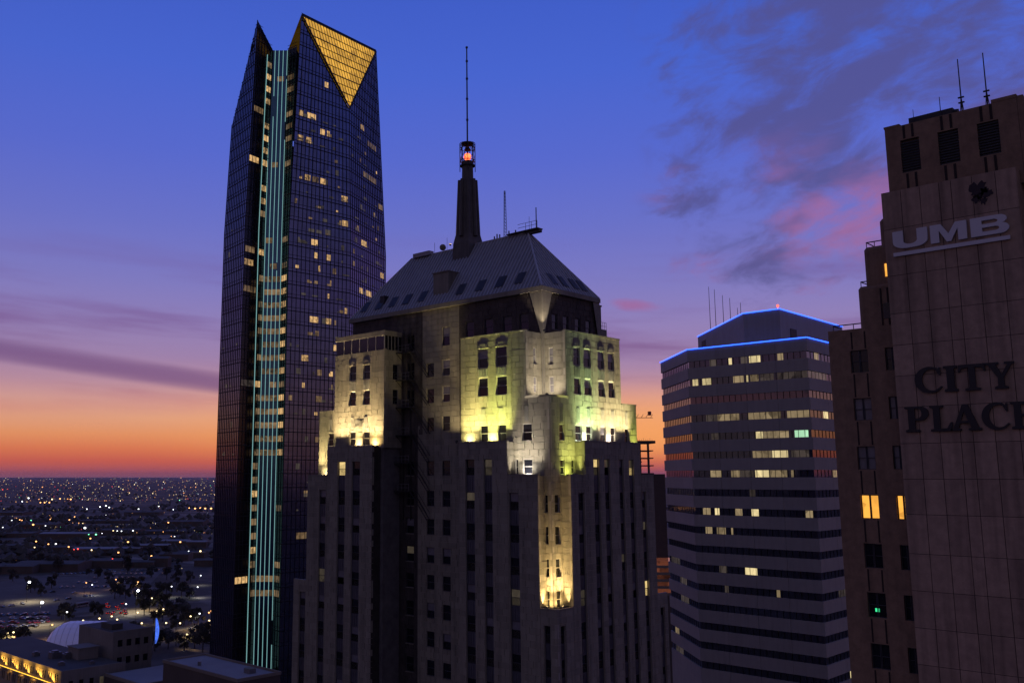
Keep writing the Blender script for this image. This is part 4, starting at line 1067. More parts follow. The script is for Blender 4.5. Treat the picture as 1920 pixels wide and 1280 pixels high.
# plant storey on the roof
ph = [(187.85, 91.3), (187.85, 83.32), (221.0, 83.32), (221.0, 116.0), (211.5, 114.95)]
mk('plant_storey', MB().prism(ph, 116.6, 124.3), M['precast'], OT)
def neon(a, b, z, off):
    a, b = Vector(a), Vector(b); d = (b - a).normalized(); nn = Vector((d.y, -d.x)) * off
    mk('neon_tube', MB().tube((a.x + nn.x, a.y + nn.y, z), (b.x + nn.x, b.y + nn.y, z), .11, n=6), M['neon'], OT)
for i in (5, 0, 1): neon(outl[i], outl[(i + 1) % 6], 117.1, .1)
neon(ph[4], ph[0], 124.4, .1); neon(ph[0], ph[1], 124.4, .1); neon(ph[1], ph[2], 124.4, .1)
for x, y, h in ((206, 108.5, 11), (203, 105.5, 9.5), (200, 102, 7.2), (198.5, 99.5, 6), (197, 97, 3.2), (195.5, 95.5, 4)):
    mk('aerial', MB().tube((x, y, 120), (x, y, 124.3 + h), .09, .05), M['iron'], OT)
mk('beacon', MB().ball((188.5, 83.9, 125.2), .3, 8, 6).tube((188.5, 83.9, 124), (188.5, 83.9, 125), .06), emat('small_red_beacon', (1, .12, .08), 2.5), OT)
mk('louvre', MB().box(-1.6, 1.6, -.1, .05, 0, 1.5), M['iron'], OT, (208.2, 111.6, 121.2), rad(-135))
mk('louvre', MB().box(-1.5, 1.5, -.1, .05, 0, 2.2), M['iron'], OT, (194, 83.3, 118.6), 0)

# ------------------------------------------------------------------ the brick tower with lettering at the right edge
CP = thing('brick_tower', (84, 22, 0), 'dark stepped brick tower with pink panelled wall of lettering at the right edge', 'tower')
M['brick'] = pmat('brown_brick', (.29, .185, .115), rough=.9, var=.3, scale=1.3, bump=.4, bscale=12, stain=.2)
M['panel'] = pmat('pink_granite', (.43, .295, .21), rough=.85, var=.22, scale=1.4, bump=.2, bscale=9, island=.12, stain=.42)
M['joint'] = pmat('panel_joint', (.05, .035, .04), rough=.9)
M['letter_white'] = pmat('white_letter', (.72, .70, .72), rough=.5, var=.06)
M['letter_black'] = pmat('black_letter', (.012, .012, .018), rough=.4, var=.1)
M['groove'] = pmat('dark_groove', (.035, .022, .018), rough=.9)
cx0 = 74.29
mk('panel_backing', MB().box(cx0 + .06, cx0 + .9, 15.35, 24.38, 0, 111.45), M['joint'], CP)
cols = [24.41, 23.0, 21.66, 20.33, 19.53, 18.15, 16.65, 15.32]
rows = [0, 30, 52, 60, 66, 71.6, 76.8, 79.33, 81.9, 84.5, 87.29, 89.82, 92.4, 95.07, 97.4, 99.71, 102.1, 105.0, 108.6, 111.55]
for a, b in zip(cols, cols[1:]):
    for c, d in zip(rows, rows[1:]):
        mk('wall_panel', MB().slab(-(a - b) / 2 + .022, (a - b) / 2 - .022, R.uniform(0, .015), .1, c + .018, d - .018), M['panel'], CP, (cx0, (a + b) / 2, 0), TX)
mk('panel_return', MB().box(cx0 + .08, cx0 + 8, 15.28, 15.34, 0, 111.4), M['panel'], CP)
mk('body', MB().box(76.2, 92, 8, 24.3, 0, 111.2), M['brick'], CP)
# brick wing on the left with paired windows
bx = 75.35
wr = [(98.0, 99.75), (94.3, 96.0), (90.55, 92.3), (86.85, 88.62), (83.2, 85.0), (79.6, 81.4), (75.9, 77.7), (72.2, 74.0), (68.5, 70.3)]
opb = [(26.62, 27.95, a, b) for a, b in wr] + [(24.4, 25.35, a, b) for a, b in wr]
wallX(CP, bx, 23.9, 29.55, 0, 101.45, opb, mats=('brick', 'brick'), name='brick_wall')
mk('brick_core', MB().box(bx + .34, 92, 24.3, 29.2, 0, 101.3), M['brick'], CP)
M['b_lit'] = emat('amber_room', (1, .44, .065), .85, var=.45, scale=1.2)
for i, (a, b) in enumerate(wr):
    mt = 'b_lit' if i == 3 else ('pane_blind' if i in (1, 2) else 'pane')
    for ya, yb in ((26.62, 27.95), (24.4, 25.35)):
        w_ = (yb - ya)
        for q in (0, 1):
            f = window(CP, (bx, ya + w_ * (.25 + .5 * q), a), TX, w_ * .5 - .04, b - a, up=mt, lo=mt, sash='sash_dark', depth=.22, sill=False, fw=.045, rail=i != 3)
for z0, z1 in [(wr[i + 1][1], wr[i][0]) for i in range(len(wr) - 1)] + [(wr[0][1], 101.3)]:
    for ya in (26.75, 27.75, 24.6): mk('groove', MB().box(bx - .015, bx + .05, ya - .06, ya + .06, z0 + .1, z1 - .1), M['groove'], CP)
M['exit'] = emat('green_sign', (.05, .9, .35), 1.1)
mk('green_sign', MB().box(bx + .2, bx + .22, 27.2, 27.5, 80.0, 80.25), M['exit'], CP)
# steps up to the crown
def step(y, x, z0, z1, y0=23.5):
    r = .28
    poly = [(x, y0), (92, y0), (92, y), (x + r, y), (x + .08, y - .08), (x, y - r)]
    m_ = MB().prism(poly, z0, z1 - .22)
    m_.frustum(poly, inset(poly, .16), z1 - .22, z1)
    mk('brick_step', m_, M['brick'], CP)
step(27.1, 75.45, 101.2, 104.75); step(26.5, 75.6, 104.6, 107.85); step(25.2, 75.7, 107.7, 109.95)
for ya in (25.3, 24.8): mk('groove', MB().box(75.42, 75.5, ya, ya + .12, 101.5, 104.4), M['groove'], CP)
mk('window', MB().box(75.4, 75.5, 24.5, 25.25, 102.0, 103.2), M['pane'], CP)
mk('window', MB().box(75.55, 75.62, 24.6, 24.95, 105.3, 106.3), M['b_lit'], CP)
def crail(x, ya, yb, z):
    m_ = MB().tube((x, ya, z + .42), (x, yb, z + .42), .045).tube((x, yb, z + .42), (x + 1.5, yb, z + .42), .045)
    for q in range(4): m_.tube((x, ya + (yb - ya) * q / 3, z - .1), (x, ya + (yb - ya) * q / 3, z + .42), .03)
    mk('roof_railing', m_, M['iron'], CP)
crail(75.6, 24.5, 29.2, 101.45); crail(75.8, 24.5, 26.9, 104.75); crail(75.9, 24.5, 26.3, 107.85)
# crown above the panels
tx = 75.0
cw_ = [(21.6, 22.95, 113.0, 115.6), (18.9, 20.3, 113.0, 115.55), (16.25, 17.65, 113.0, 115.5)]
wallX(CP, tx, 15.0, 24.0, 110.5, 116.8, cw_, mats=('brick', 'brick'), name='brick_wall')
mk('crown_body', MB().box(tx + .34, 90, 9, 23.7, 110.5, 116.6).box(tx + .02, 90, 15.0, 15.04, 110.5, 116.85), M['brick'], CP)
mk('crown_side', MB().box(tx, 90, 14.6, 14.98, 110.5, 116.9), M['brick'], CP)
for a in cw_:
    m_ = MB()
    for q in range(12): m_.box(-(a[1] - a[0]) / 2, (a[1] - a[0]) / 2, .1, .2, a[2] + q * .21, a[2] + q * .21 + .12)
    mk('louvre', m_, M['iron'], CP, (tx, (a[0] + a[1]) / 2, 0), TX)
    for s_ in (.3, .75):
        yy = a[0] + (a[1] - a[0]) * s_
        for g0, g1 in ((a[3] + .1, 116.75), (111.5, a[2] - .1)): mk('groove', MB().box(tx - .02, tx + .03, yy - .09, yy + .09, g0, g1), M['groove'], CP)
mk('parapet', MB().box(tx - .03, tx + .4, 15.0, 16.6, 116.8, 117.05), M['brick'], CP)
mk('parapet', MB().box(tx - .03, tx + .4, 22.9, 24.05, 116.8, 116.95), M['brick'], CP)
rp = [(19.0 + 3.3 * t / 10, 117.0 + .35 * math.sin(math.pi * min(1, t / 5 + .0)) if t < 4 else 117.3) for t in range(11)]
mk('roof_plant', MB().box(tx + .3, tx + 2.5, 19.2, 22.3, 116.7, 117.32).tube((tx + .6, 18.9, 117.0), (tx + .6, 20.3, 117.15), .22, n=8), M['iron'], CP)
for y, h, r_ in ((18.55, 120.9, .05), (16.87, 120.85, .05), (20.0, 118.35, .035), (21.9, 117.9, .025)):
    m_ = MB().tube((tx + .2, y, 116.6), (tx + .2, y, h), r_, r_ * .7)
    if h > 120:
        for z in (117.45, 117.85): m_.box(tx + .12, tx + .28, y - .2, y + .2, z, z + .08)
        m_.tube((tx + .2, y - .12, 116.7), (tx + .2, y, 118), .03).tube((tx + .2, y + .12, 116.7), (tx + .2, y, 118), .03)
    mk('aerial', m_, M['iron'], CP)
rs = random.Random(5)
for cy_, cz_, ra in ((17.75, 110.35, .62), (17.35, 110.0, .42), (17.95, 109.75, .3), (17.5, 109.5, .26)):
    n_ = 26
    pts = [(cx0 - .012, cy_ + ra * math.cos(2 * math.pi * t / n_) * (rr9 := rs.uniform(.6, 1.25)), cz_ + ra * math.sin(2 * math.pi * t / n_) * rr9) for t in range(n_)]
    mk('stain', MB().add([(cx0 - .012, cy_, cz_)] + pts, [(0, 1 + (t + 1) % n_, 1 + t) for t in range(n_)]), M['joint'], CP)
# lettering, cut as outlines and given thickness
def arc(cx_, cz_, rx_, rz_, a0, a1, n=10): return [(cx_ + rx_ * math.cos(rad(a0 + (a1 - a0) * i / n)), cz_ + rz_ * math.sin(rad(a0 + (a1 - a0) * i / n))) for i in range(n + 1)]
def letter(loops, x, z, w, h, mat, dpt):
    """loops in a unit square; x counts to the right along the panel"""
    cu = bpy.data.curves.new('sign_letter', 'CURVE'); cu.dimensions = '2D'; cu.fill_mode = 'BOTH'; cu.extrude = dpt / 2
    for lp in loops:
        sp_ = cu.splines.new('POLY'); sp_.points.add(len(lp) - 1)
        for q, (u, v) in enumerate(lp): sp_.points[q].co = (u * w, v * h, 0, 1)
        sp_.use_cyclic_u = True
    cu.materials.append(mat)
    tmp = bpy.data.objects.new('tmp_letter', cu); COL.objects.link(tmp)
    bpy.context.view_layer.update()
    me = bpy.data.meshes.new_from_object(tmp.evaluated_get(bpy.context.evaluated_depsgraph_get()))
    bpy.data.objects.remove(tmp); bpy.data.curves.remove(cu)
    me.name = 'sign_letter'
    o = bpy.data.objects.new('sign_letter', me); COL.objects.link(o)
    o.parent = CP
    o.location = Vector((cx0 - dpt / 2 - .02, 24.41 - x, z)) - CP.location
    o.rotation_euler = (rad(90), 0, TX)
    return o
LU = [[(0, 1), (.30, 1), (.30, .42)] + arc(.5, .40, .20, .19, 180, 360, 8) + [(.70, .42), (.70, 1), (1, 1), (1, .36)] + arc(.62, .36, .38, .36, 0, -90, 6) + arc(.38, .36, .38, .36, -90, -180, 6)]
LM = [[(0, 0), (0, 1), (.30, 1), (.5, .42), (.70, 1), (1, 1), (1, 0), (.76, 0), (.76, .66), (.56, 0), (.44, 0), (.24, .66), (.24, 0)]]
LB = [[(0, 0), (0, 1), (.74, 1)] + arc(.76, .77, .20, .23, 90, -70, 6) + arc(.78, .29, .22, .29, 65, -90, 7),
      [(.30, .60), (.30, .80), (.62, .80)] + arc(.63, .70, .09, .10, 90, -90, 5), [(.30, .20), (.30, .42), (.64, .42)] + arc(.65, .31, .10, .11, 90, -90, 5)]
for lp, x in ((LU, .66), (LM, 3.28), (LB, 5.95)):
    letter(lp, x, 106.95, 2.42, 1.36, M['letter_white'], .16)
mk('sign_bar', MB().box(.62, 8.35, -.16, -.03, 106.42, 106.70), M['letter_white'], CP, (cx0, 24.41, 0), TX)
SC_ = [arc(.52, .5, .52, .52, 42, 318, 22) + arc(.60, .5, .34, .42, -52, -308 + 0, 20)]
CC = [[(.93, .66), (.93, .97), (.88, .97), (.84, .90)] + arc(.54, .5, .54, .52, 62, 300, 18) + [(.97, .20), (.93, .24)] + arc(.62, .5, .36, .42, -55, -292, 16) + [(.88, .66)]]
CI = [[(0, 0), (0, .09), (.22, .12), (.22, .88), (0, .91), (0, 1), (1, 1), (1, .91), (.78, .88), (.78, .12), (1, .09), (1, 0)]]
CT = [[(.22, 0), (.22, .08), (.38, .12), (.38, .88), (.14, .86), (.05, .70), (0, .70), (.02, 1), (.98, 1), (1, .70), (.95, .70), (.86, .86), (.62, .88), (.62, .12), (.78, .08), (.78, 0)]]
CY = [[(.28, 0), (.28, .08), (.40, .12), (.40, .42), (.10, .89), (0, .92), (0, 1), (.46, 1), (.46, .92), (.36, .89), (.55, .55), (.76, .89), (.66, .92), (.66, 1), (1, 1), (1, .92), (.90, .88), (.62, .42), (.62, .12), (.74, .08), (.74, 0)]]
CPl = [[(0, 0), (0, .08), (.13, .11), (.13, .89), (0, .92), (0, 1), (.62, 1)] + arc(.64, .72, .36, .28, 90, -95, 10) + [(.42, .44), (.42, .11), (.60, .08), (.60, 0)], [(.42, .53), (.42, .91), (.55, .91)] + arc(.54, .72, .17, .19, 90, -90, 7)]
CL = [[(0, 0), (0, .08), (.15, .11), (.15, .89), (0, .92), (0, 1), (.62, 1), (.62, .92), (.45, .89), (.45, .11), (.75, .11), (.92, .34), (1, .34), (.97, 0)]]
CA = [[(0, 0), (0, .08), (.09, .10), (.42, 1), (.60, 1), (.92, .10), (1, .08), (1, 0), (.58, 0), (.58, .08), (.67, .10), (.61, .28), (.31, .28), (.25, .10), (.34, .08), (.34, 0)], [(.34, .37), (.58, .37), (.46, .74)]]
CE = [[(0, 0), (0, .08), (.13, .11), (.13, .89), (0, .92), (0, 1), (.95, 1), (.97, .70), (.91, .70), (.78, .89), (.42, .89), (.42, .55), (.60, .56), (.66, .68), (.72, .68), (.72, .33), (.66, .33), (.60, .45), (.42, .46), (.42, .11), (.80, .11), (.94, .33), (1, .33), (.97, 0)]]
for lp, x, w_ in ((CC, 1.38, 1.9), (CI, 3.35, .88), (CT, 4.30, 1.75), (CY, 6.05, 1.78)): letter(lp, x, 96.02, w_, 1.86, M['letter_black'], .14)
for lp, x, w_ in ((CPl, .52, 1.62), (CL, 2.22, 1.45), (CA, 3.55, 1.95), (CC, 5.55, 1.75), (CE, 7.35, 1.5)): letter(lp, x, 93.22, w_, 1.86, M['letter_black'], .14)

# ------------------------------------------------------------------ low town on the left and in the gap
FAR = [(710.9,1488.0,'w',2.2),(518.9,1163.0,'w',1.6),(695.2,1651.4,'o',1.8),(754.5,1854.7,'o',1.2),(748.1,1829.0,'o',1.0),(821.7,1786.9,'o',1.3),(889.6,1910.6,'o',1.2),(501.4,1214.8,'o',1.5),(520.2,1224.2,'o',1.5),(475.9,1123.4,'y',1.2),(510.4,1164.9,'o',1.4),(508.0,1103.3,'o',1.5),(500.4,1063.2,'r',1.5),(493.8,1058.5,'r',1.0),(596.3,1230.8,'o',1.6),(643.2,1310.8,'g',1.6),(639.6,1332.7,'g',1.2),(635.9,1318.2,'g',1.0),(706.4,1383.1,'y',1.1),(707.3,1371.9,'w',1.1),(708.4,1360.5,'w',1.2),(727.9,1361.5,'w',1.3),(661.6,1329.2,'w',0.9),(598.4,1131.1,'o',1.8),(645.3,1084.0,'o',1.8),(900.2,1554.9,'o',1.4),(968.2,1560.6,'o',1.6),(1343.3,2187.8,'o',1.7),(1364.6,2196.5,'o',1.9),(1361.9,2169.0,'o',1.7),(1372.7,2158.2,'o',1.9),(1355.3,2236.5,'o',1.2),(511.2,915.3,'o',1.7),(509.0,982.9,'o',1.6),(465.1,909.8,'r',1.5),(390.1,964.3,'o',1.5),(504.2,1036.6,'y',1.4),(582.6,935.6,'y',1.8),(573.3,944.9,'w',1.0),(694.1,1189.6,'o',1.0),(697.2,1186.4,'w',1.0),(1526.9,3681.4,'w',1.4),(1309.4,3031.2,'o',1.4),(1320.3,3020.3,'o',1.4),(1299.8,3040.9,'o',1.3),(1515.1,3444.8,'y',1.5),(1573.1,3507.5,'o',1.5),(1563.4,3396.2,'o',1.6),(1313.2,3216.3,'w',1.2),(1230.8,2490.2,'w',1.3),(1288.0,2570.4,'w',1.3),(1226.6,2429.2,'w',1.3),(1296.0,2424.6,'o',1.4),(1218.7,2254.5,'w',1.3),(1125.1,2348.7,'w',1.2),(1368.9,2418.8,'w',1.1),(1339.3,2252.6,'w',1.1),(1260.5,2155.4,'w',1.0),(734.5,1842.6,'w',0.9),(760.3,1816.7,'g',0.9),(694.8,1600.5,'w',1.0),(623.6,1599.2,'w',1.0),(805.7,1836.0,'o',1.0)]
GAP = [(26526.6,15859.6,'o',1.6),(10873.3,6534.2,'y',1.2),(2892.7,1726.5,'v',1.8),(2089.2,1265.9,'v',1.8),(1589.5,950.3,'r',1.8),(1731.1,1044.5,'v',1.2),(1164.7,698.9,'v',1.6),(1341.8,807.6,'r',1.5),(1099.1,655.9,'r',1.6),(985.9,597.8,'y',1.2),(929.7,554.0,'v',1.5),(785.2,470.2,'r',1.4),(5901.1,3556.3,'w',1.2),(3822.3,2291.1,'w',1.2)]
LAMPS = [(348.4,723.1,'o'),(375.9,728.3,'o'),(379.6,699.2,'o'),(382.4,653.1,'w'),(394.4,636.0,'w'),(441.0,706.8,'w'),(344.9,705.8,'w'),(295.9,544.1,'y'),(314.5,546.2,'y'),(277.3,540.8,'y'),(257.7,536.8,'y'),(238.3,533.9,'o'),(326.6,513.2,'o'),(331.4,518.1,'o'),(309.0,485.1,'y'),(286.9,494.7,'y'),(307.5,542.2,'y'),(268.2,537.9,'y'),(273.5,526.7,'y'),(258.3,524.8,'y'),(336.8,600.5,'y'),(310.4,507.5,'y'),(291.9,488.2,'y'),(209.1,522.2,'y'),(212.7,523.5,'y'),(206.9,494.1,'y'),(206.8,507.9,'o'),(320.1,513.3,'w'),(274.4,451.6,'y'),(266.4,577.0,'w'),(309.8,585.3,'w'),(276.6,503.6,'y')]
LOTLAMPS = [(295.2,703.1),(254.4,585.7),(325.5,599.0)]
CARS_A = [(260.3,645.6,'k'),(270.7,615.0,'s'),(243.3,616.5,'r'),(241.3,595.8,'r'),(268.2,639.6,'r'),(264.2,621.8,'s'),(262.2,599.1,'w'),(251.5,588.9,'s'),(254.7,648.3,'k'),(258.9,622.4,'r'),(257.7,600.3,'r'),(252.0,585.7,'s'),(278.0,635.1,'s'),(260.3,624.1,'r'),(259.4,599.3,'r'),(247.0,590.6,'k'),(268.3,640.4,'s'),(269.9,614.3,'w'),(261.1,597.3,'s'),(251.7,587.3,'s'),(277.7,632.3,'s'),(262.4,618.1,'k'),(248.6,612.1,'r'),(236.3,596.6,'r'),(278.7,635.1,'r'),(266.1,616.0,'w'),(255.3,603.0,'r'),(252.2,586.9,'k'),(266.4,638.1,'k'),(248.2,634.2,'s'),(242.1,616.3,'r'),(242.1,595.1,'w'),(280.2,632.0,'k'),(270.9,612.3,'r'),(249.5,606.9,'r'),(250.0,587.2,'s'),(255.9,646.1,'s'),(253.9,626.7,'s'),(264.1,598.2,'k'),(247.1,589.7,'w'),(273.8,632.6,'k'),(247.6,631.6,'s'),(242.1,613.9,'r'),(242.5,591.3,'s'),(272.2,635.4,'w'),(261.4,619.1,'w'),(265.1,598.4,'r'),(241.7,593.6,'s'),(264.0,644.3,'k'),(269.2,617.4,'r'),(242.9,612.2,'s'),(251.7,588.4,'s'),(259.4,644.6,'s'),(255.3,625.4,'w')]
CARS_B = [(400.4,897.9,'s'),(395.9,877.0,'s'),(399.5,875.8,'w'),(402.7,874.9,'k'),(406.4,873.7,'w'),(409.6,872.8,'s'),(413.8,871.1,'s'),(417.1,870.2,'k'),(420.7,869.0,'s'),(433.7,887.3,'s'),(437.5,886.0,'s'),(441.3,884.8,'w'),(435.7,863.8,'w'),(448.6,882.7,'k'),(443.2,861.3,'w')]
CARS_C = [(288.6,694.1,'w'),(278.8,688.2,'w'),(272.1,687.1,'s'),(313.5,694.0,'s'),(323.6,696.7,'k'),(339.7,702.8,'s'),(342.8,699.6,'w'),(333.5,746.8,'k'),(342.8,727.7,'s'),(379.5,751.8,'k'),(372.8,753.2,'w')]
CARS_T = [(316.1,600.9,'k'),(323.6,618.5,'k'),(323.8,633.2,'k'),(330.8,649.6,'k'),(329.2,632.2,'k'),(339.3,643.1,'k'),(321.9,606.2,'k'),(316.8,595.6,'k'),(325.1,612.4,'k'),(309.3,614.9,'k'),(323.4,637.0,'k'),(323.5,618.2,'k'),(309.3,599.9,'k'),(328.0,628.9,'k'),(309.3,605.8,'k'),(314.2,607.1,'k')]
BUS = [(304.3,647.1),(319.9,654.6)]
TREES = [(349.3,675.1),(358.2,684.1),(354.9,669.5),(352.8,637.6),(339.5,619.3),(359.8,638.9),(350.1,616.3),(340.0,592.6),(333.6,595.4),(322.5,582.1),(352.1,606.6),(338.1,576.7),(333.5,560.8),(346.2,575.6),(333.5,547.7),(334.0,540.8),(318.3,537.9),(316.9,548.5),(307.4,542.8),(318.4,525.7),(304.4,511.2),(318.6,516.8),(329.2,526.9),(299.7,605.0),(304.4,610.7),(298.4,596.2),(277.0,604.6),(273.7,592.0),(278.6,596.6),(218.9,545.8),(215.6,530.2),(209.4,525.1),(225.4,544.0),(223.4,531.7),(379.6,662.5),(389.8,670.8),(387.7,645.4),(388.6,635.6),(385.9,694.0),(279.2,515.2),(272.3,473.1),(270.5,461.5),(278.4,467.0),(273.2,450.0),(281.2,452.8),(278.4,440.4),(262.4,460.9),(295.5,473.4),(303.5,477.9)]
SHEDS = [(372.4,933.3,95,'long'),(411.9,923.0,90,'long'),(466.1,915.3,70,''),(487.7,893.4,50,''),(505.1,884.1,40,''),(523.4,1061.9,110,'p'),(562.5,1066.4,80,'p'),(612.5,1086.7,90,'p'),(659.8,1116.3,80,'p'),(669.3,1080.2,60,'p'),(514.4,1126.3,60,''),(471.0,1114.7,60,''),(485.9,1214.3,80,''),(582.6,950.6,70,''),(542.7,854.4,60,''),(552.1,933.0,60,''),(627.7,1359.5,120,'p'),(732.1,1399.3,120,''),(598.0,1477.6,120,''),(793.7,1376.9,110,''),(722.1,1671.5,140,''),(892.8,1773.4,160,''),(949.6,1571.9,130,''),(916.2,2303.4,180,''),(1139.5,2078.5,170,'')]
LOT = [(234.4,610.4),(280.3,628.0),(333.7,617.5),(404.2,705.8),(430.1,833.4),(368.5,869.0),(324.6,851.9)]
ROAD1 = [(523.4,1464.6),(631.5,1540.2),(717.4,1516.0),(781.7,1494.8)]
ROAD2 = [(545.3,1258.9),(529.0,1158.7),(526.1,1080.8),(531.9,1001.7),(545.3,921.4),(559.7,871.2)]
ROAD3 = [(799.4,2313.2),(974.2,2200.9),(1138.4,2102.0),(1300.4,1984.8)]
ROAD4 = [(261.8,546.0),(302.9,595.0),(346.1,652.6),(407.7,745.4),(508.1,889.3)]
ROAD5 = [(216.5,578.3),(252.8,591.8),(297.4,584.1),(317.2,533.0),(335.7,508.3)]
def multimesh(name, parts):
    m = bpy.data.meshes.new(name); v, f, mi = [], [], []
    for k_, (b_, mt) in enumerate(parts):
        o_ = len(v); v += b_.v; f += [tuple(i + o_ for i in q) for q in b_.f]; mi += [k_] * len(b_.f)
        m.materials.append(mt)
    m.from_pydata(v, [], f); m.update()
    m.polygons.foreach_set('material_index', mi)
    return m
M['asphalt'] = pmat('asphalt', (.12, .102, .08), rough=.9, var=.3, scale=.05)
M['concrete'] = pmat('pale_concrete', (.27, .225, .175), rough=.9, var=.25, scale=.03)
M['foliage'] = pmat('dark_foliage', (.065, .062, .045), rough=.9, var=.5, scale=.4)
M['bark'] = pmat('bark', (.05, .04, .032), rough=.95, var=.3)
M['roofpale'] = pmat('pale_roof', (.32, .31, .30), rough=.8, var=.15, scale=.08)
M['roofdark'] = pmat('dark_roof', (.10, .092, .08), rough=.9, var=.25, scale=.08)
M['wallbrown'] = pmat('brown_wall', (.11, .085, .07), rough=.9, var=.25, scale=.1)
M['walltan'] = pmat('tan_wall', (.26, .23, .20), rough=.9, var=.15, scale=.15, stain=.2)
def road(name, pts, w, mat, z):
    m_ = MB(); P_ = [Vector(p) for p in pts]; e = []
    for i, p in enumerate(P_):
        d = (P_[min(i + 1, len(P_) - 1)] - P_[max(i - 1, 0)]).normalized(); n_ = Vector((-d.y, d.x)) * w / 2
        e.append((p - n_, p + n_))
    for (a, b), (c, d) in zip(e, e[1:]): m_.quad((a.x, a.y, z), (c.x, c.y, z), (d.x, d.y, z), (b.x, b.y, z))
    return struct(mk(name, m_, mat))
for q, (pts, w) in enumerate(((ROAD1, 26), (ROAD2, 20), (ROAD3, 30), (ROAD4, 16), (ROAD5, 14))):
    road('road', pts, w, M['concrete'] if q in (0, 1, 2) else M['asphalt'], .06 + .01 * q)
struct(mk('parking_lot', MB().add([(x, y, .03) for x, y in LOT], [tuple(range(len(LOT)))]), M['asphalt']))
lm = MB()
for q in range(60):
    x, y = 262 + (q % 20) * 6.2 + (q // 20) * 14, 655 + (q // 20) * 62 + (q % 20) * 1.5
    lm.box(x, x + .25, y, y + 5, .034, .045)
pmk = mk('parking_marking', lm, M['roofpale']); struct(pmk)

ORD = 'first second third fourth fifth sixth seventh eighth ninth tenth eleventh twelfth thirteenth fourteenth fifteenth sixteenth seventeenth eighteenth nineteenth'.split()
TENS = {2: 'twent', 3: 'thirt', 4: 'fort', 5: 'fift'}
def ordinal(n):
    if n < 20: return ORD[n - 1]
    t_, u_ = divmod(n, 10)
    return TENS[t_] + ('ieth' if u_ == 0 else 'y-' + ORD[u_ - 1])
def rank(lst, key):
    """for each entry its place from the left among those of the same key"""
    out = [None] * len(lst); by = {}
    for i, e in enumerate(lst): by.setdefault(key(e), []).append(i)
    for ids in by.values():
        ids.sort(key=lambda i: -math.atan2(lst[i][1], lst[i][0]))
        for n_, i in enumerate(ids): out[i] = (ordinal(n_ + 1), len(ids))
    return out
def place(r_): return '' if r_[1] == 1 else ', ' + r_[0] + ' such from the left'
# far lights of the suburbs: nobody could count them
LC = {'w': (.92, .95, 1), 'y': (1, .74, .36), 'o': (1, .42, .14), 'r': (1, .08, .06), 'g': (.2, 1, .45), 'v': (.75, .35, 1)}
LMAT = {k_: emat('light_' + k_, c, 2.6) for k_, c in LC.items()}
LDIM = {k_: emat('faint_light_' + k_, c, .8) for k_, c in LC.items()}
bins = {}
for q in range(5200):
    dy = R.uniform(2.6, 46) if R.random() < .84 else R.uniform(46, 130)
    if 50 < dy < 66 and R.random() < .6: continue
    r_ = 90 * 1782 / dy
    az = rad(44.8) + rad(R.uniform(-46, 46))
    px_, py_ = r_ * math.cos(az), r_ * math.sin(az)
    if R.random() < .45:
        if R.random() < .5: px_ = round(px_ / 800) * 800 + R.gauss(0, 8)
        else: py_ = round(py_ / 800) * 800 + R.gauss(0, 8)
    r_ = math.hypot(px_, py_)
    s_ = r_ * .00036 * R.choice((.5, .6, .7, .8, 1.0, 1.5))
    k_ = R.choices('wyorg', (7, 44, 42, 6, 1))[0]
    key = (k_, R.random() < .22)
    bins.setdefault(key, MB()).octa((px_, py_, s_ + 5), s_)
cl_ = mk('city_lights', multimesh('city_lights', [(b_, (LMAT if key[1] else LDIM)[key[0]]) for key, b_ in bins.items()]), None)
tag(cl_, 'scattered yellow and white lights of the suburbs out to the horizon', 'lights', kind='stuff')
# brighter lamps that can be picked out one by one
M['pole'] = pmat('lamp_pole', (.08, .08, .085), rough=.5, metal=.6)
NM = {'w': 'white', 'y': 'yellow', 'o': 'orange', 'r': 'red', 'g': 'green', 'v': 'violet'}
def lamp_meshes(h, r_, c, mat):
    pole = MB().tube((0, 0, 0), (0, 0, h), .14, .08, 6).tube((0, 0, h - .3), (1.2, 0, h + .1), .06, .05, 5)
    return pole.mesh('pole'), MB().ball((1.2, 0, h), r_, 8, 5, .75)
_lm = {}
def street_lamp(x, y, c, size, label, group, h=8.0, st=None, glow=0):
    key = (c, size, h, st)
    if key not in _lm:
        pm, hb = lamp_meshes(h, size, c, None); pm.materials.append(M['pole'])
        hm = hb.mesh('lamp_head'); hm.materials.append(st or LMAT[c]); _lm[key] = (pm, hm)
    t = thing('street_lamp', (x, y, 0), label, 'street lamp', group)
    mk('pole', _lm[key][0], None, t, (0, 0, 0), local=True); mk('lamp_head', _lm[key][1], None, t, (0, 0, 0), local=True)
    if glow: spot('lamp', t, (x + 1.2, y, h - .8), (x + 1.2, y, 0), glow, LC[c] if c != 'o' else (1, .62, .34), 160, .9, .3)
    return t
BRIGHT = {k_: emat('bright_light_' + k_, c, 3.6) for k_, c in LC.items()}
for (x, y, c, s_), r9 in zip(FAR, rank(FAR, lambda e: e[2])):
    d = math.hypot(x, y)
    street_lamp(x, y, c, round(d * .00055 * s_, 1), NM[c] + ' lamp far out in the suburbs' + place(r9), 'far ' + NM[c] + ' street lamps', st=BRIGHT[c])
for (x, y, c, s_), r9 in zip(GAP, rank(GAP, lambda e: e[2])):
    d = math.hypot(x, y)
    street_lamp(x, y, c, round(d * .00055 * s_, 1), NM[c] + ' light in the gap beside the banded tower' + place(r9), 'lights in the gap', st=BRIGHT[c])
for (x, y, c), r9 in zip(LAMPS, rank(LAMPS, lambda e: e[2])): street_lamp(x, y, c, .55, NM[c] + ' street lamp around the dome' + place(r9), 'near ' + NM[c] + ' street lamps', st=BRIGHT[c], glow=2600)
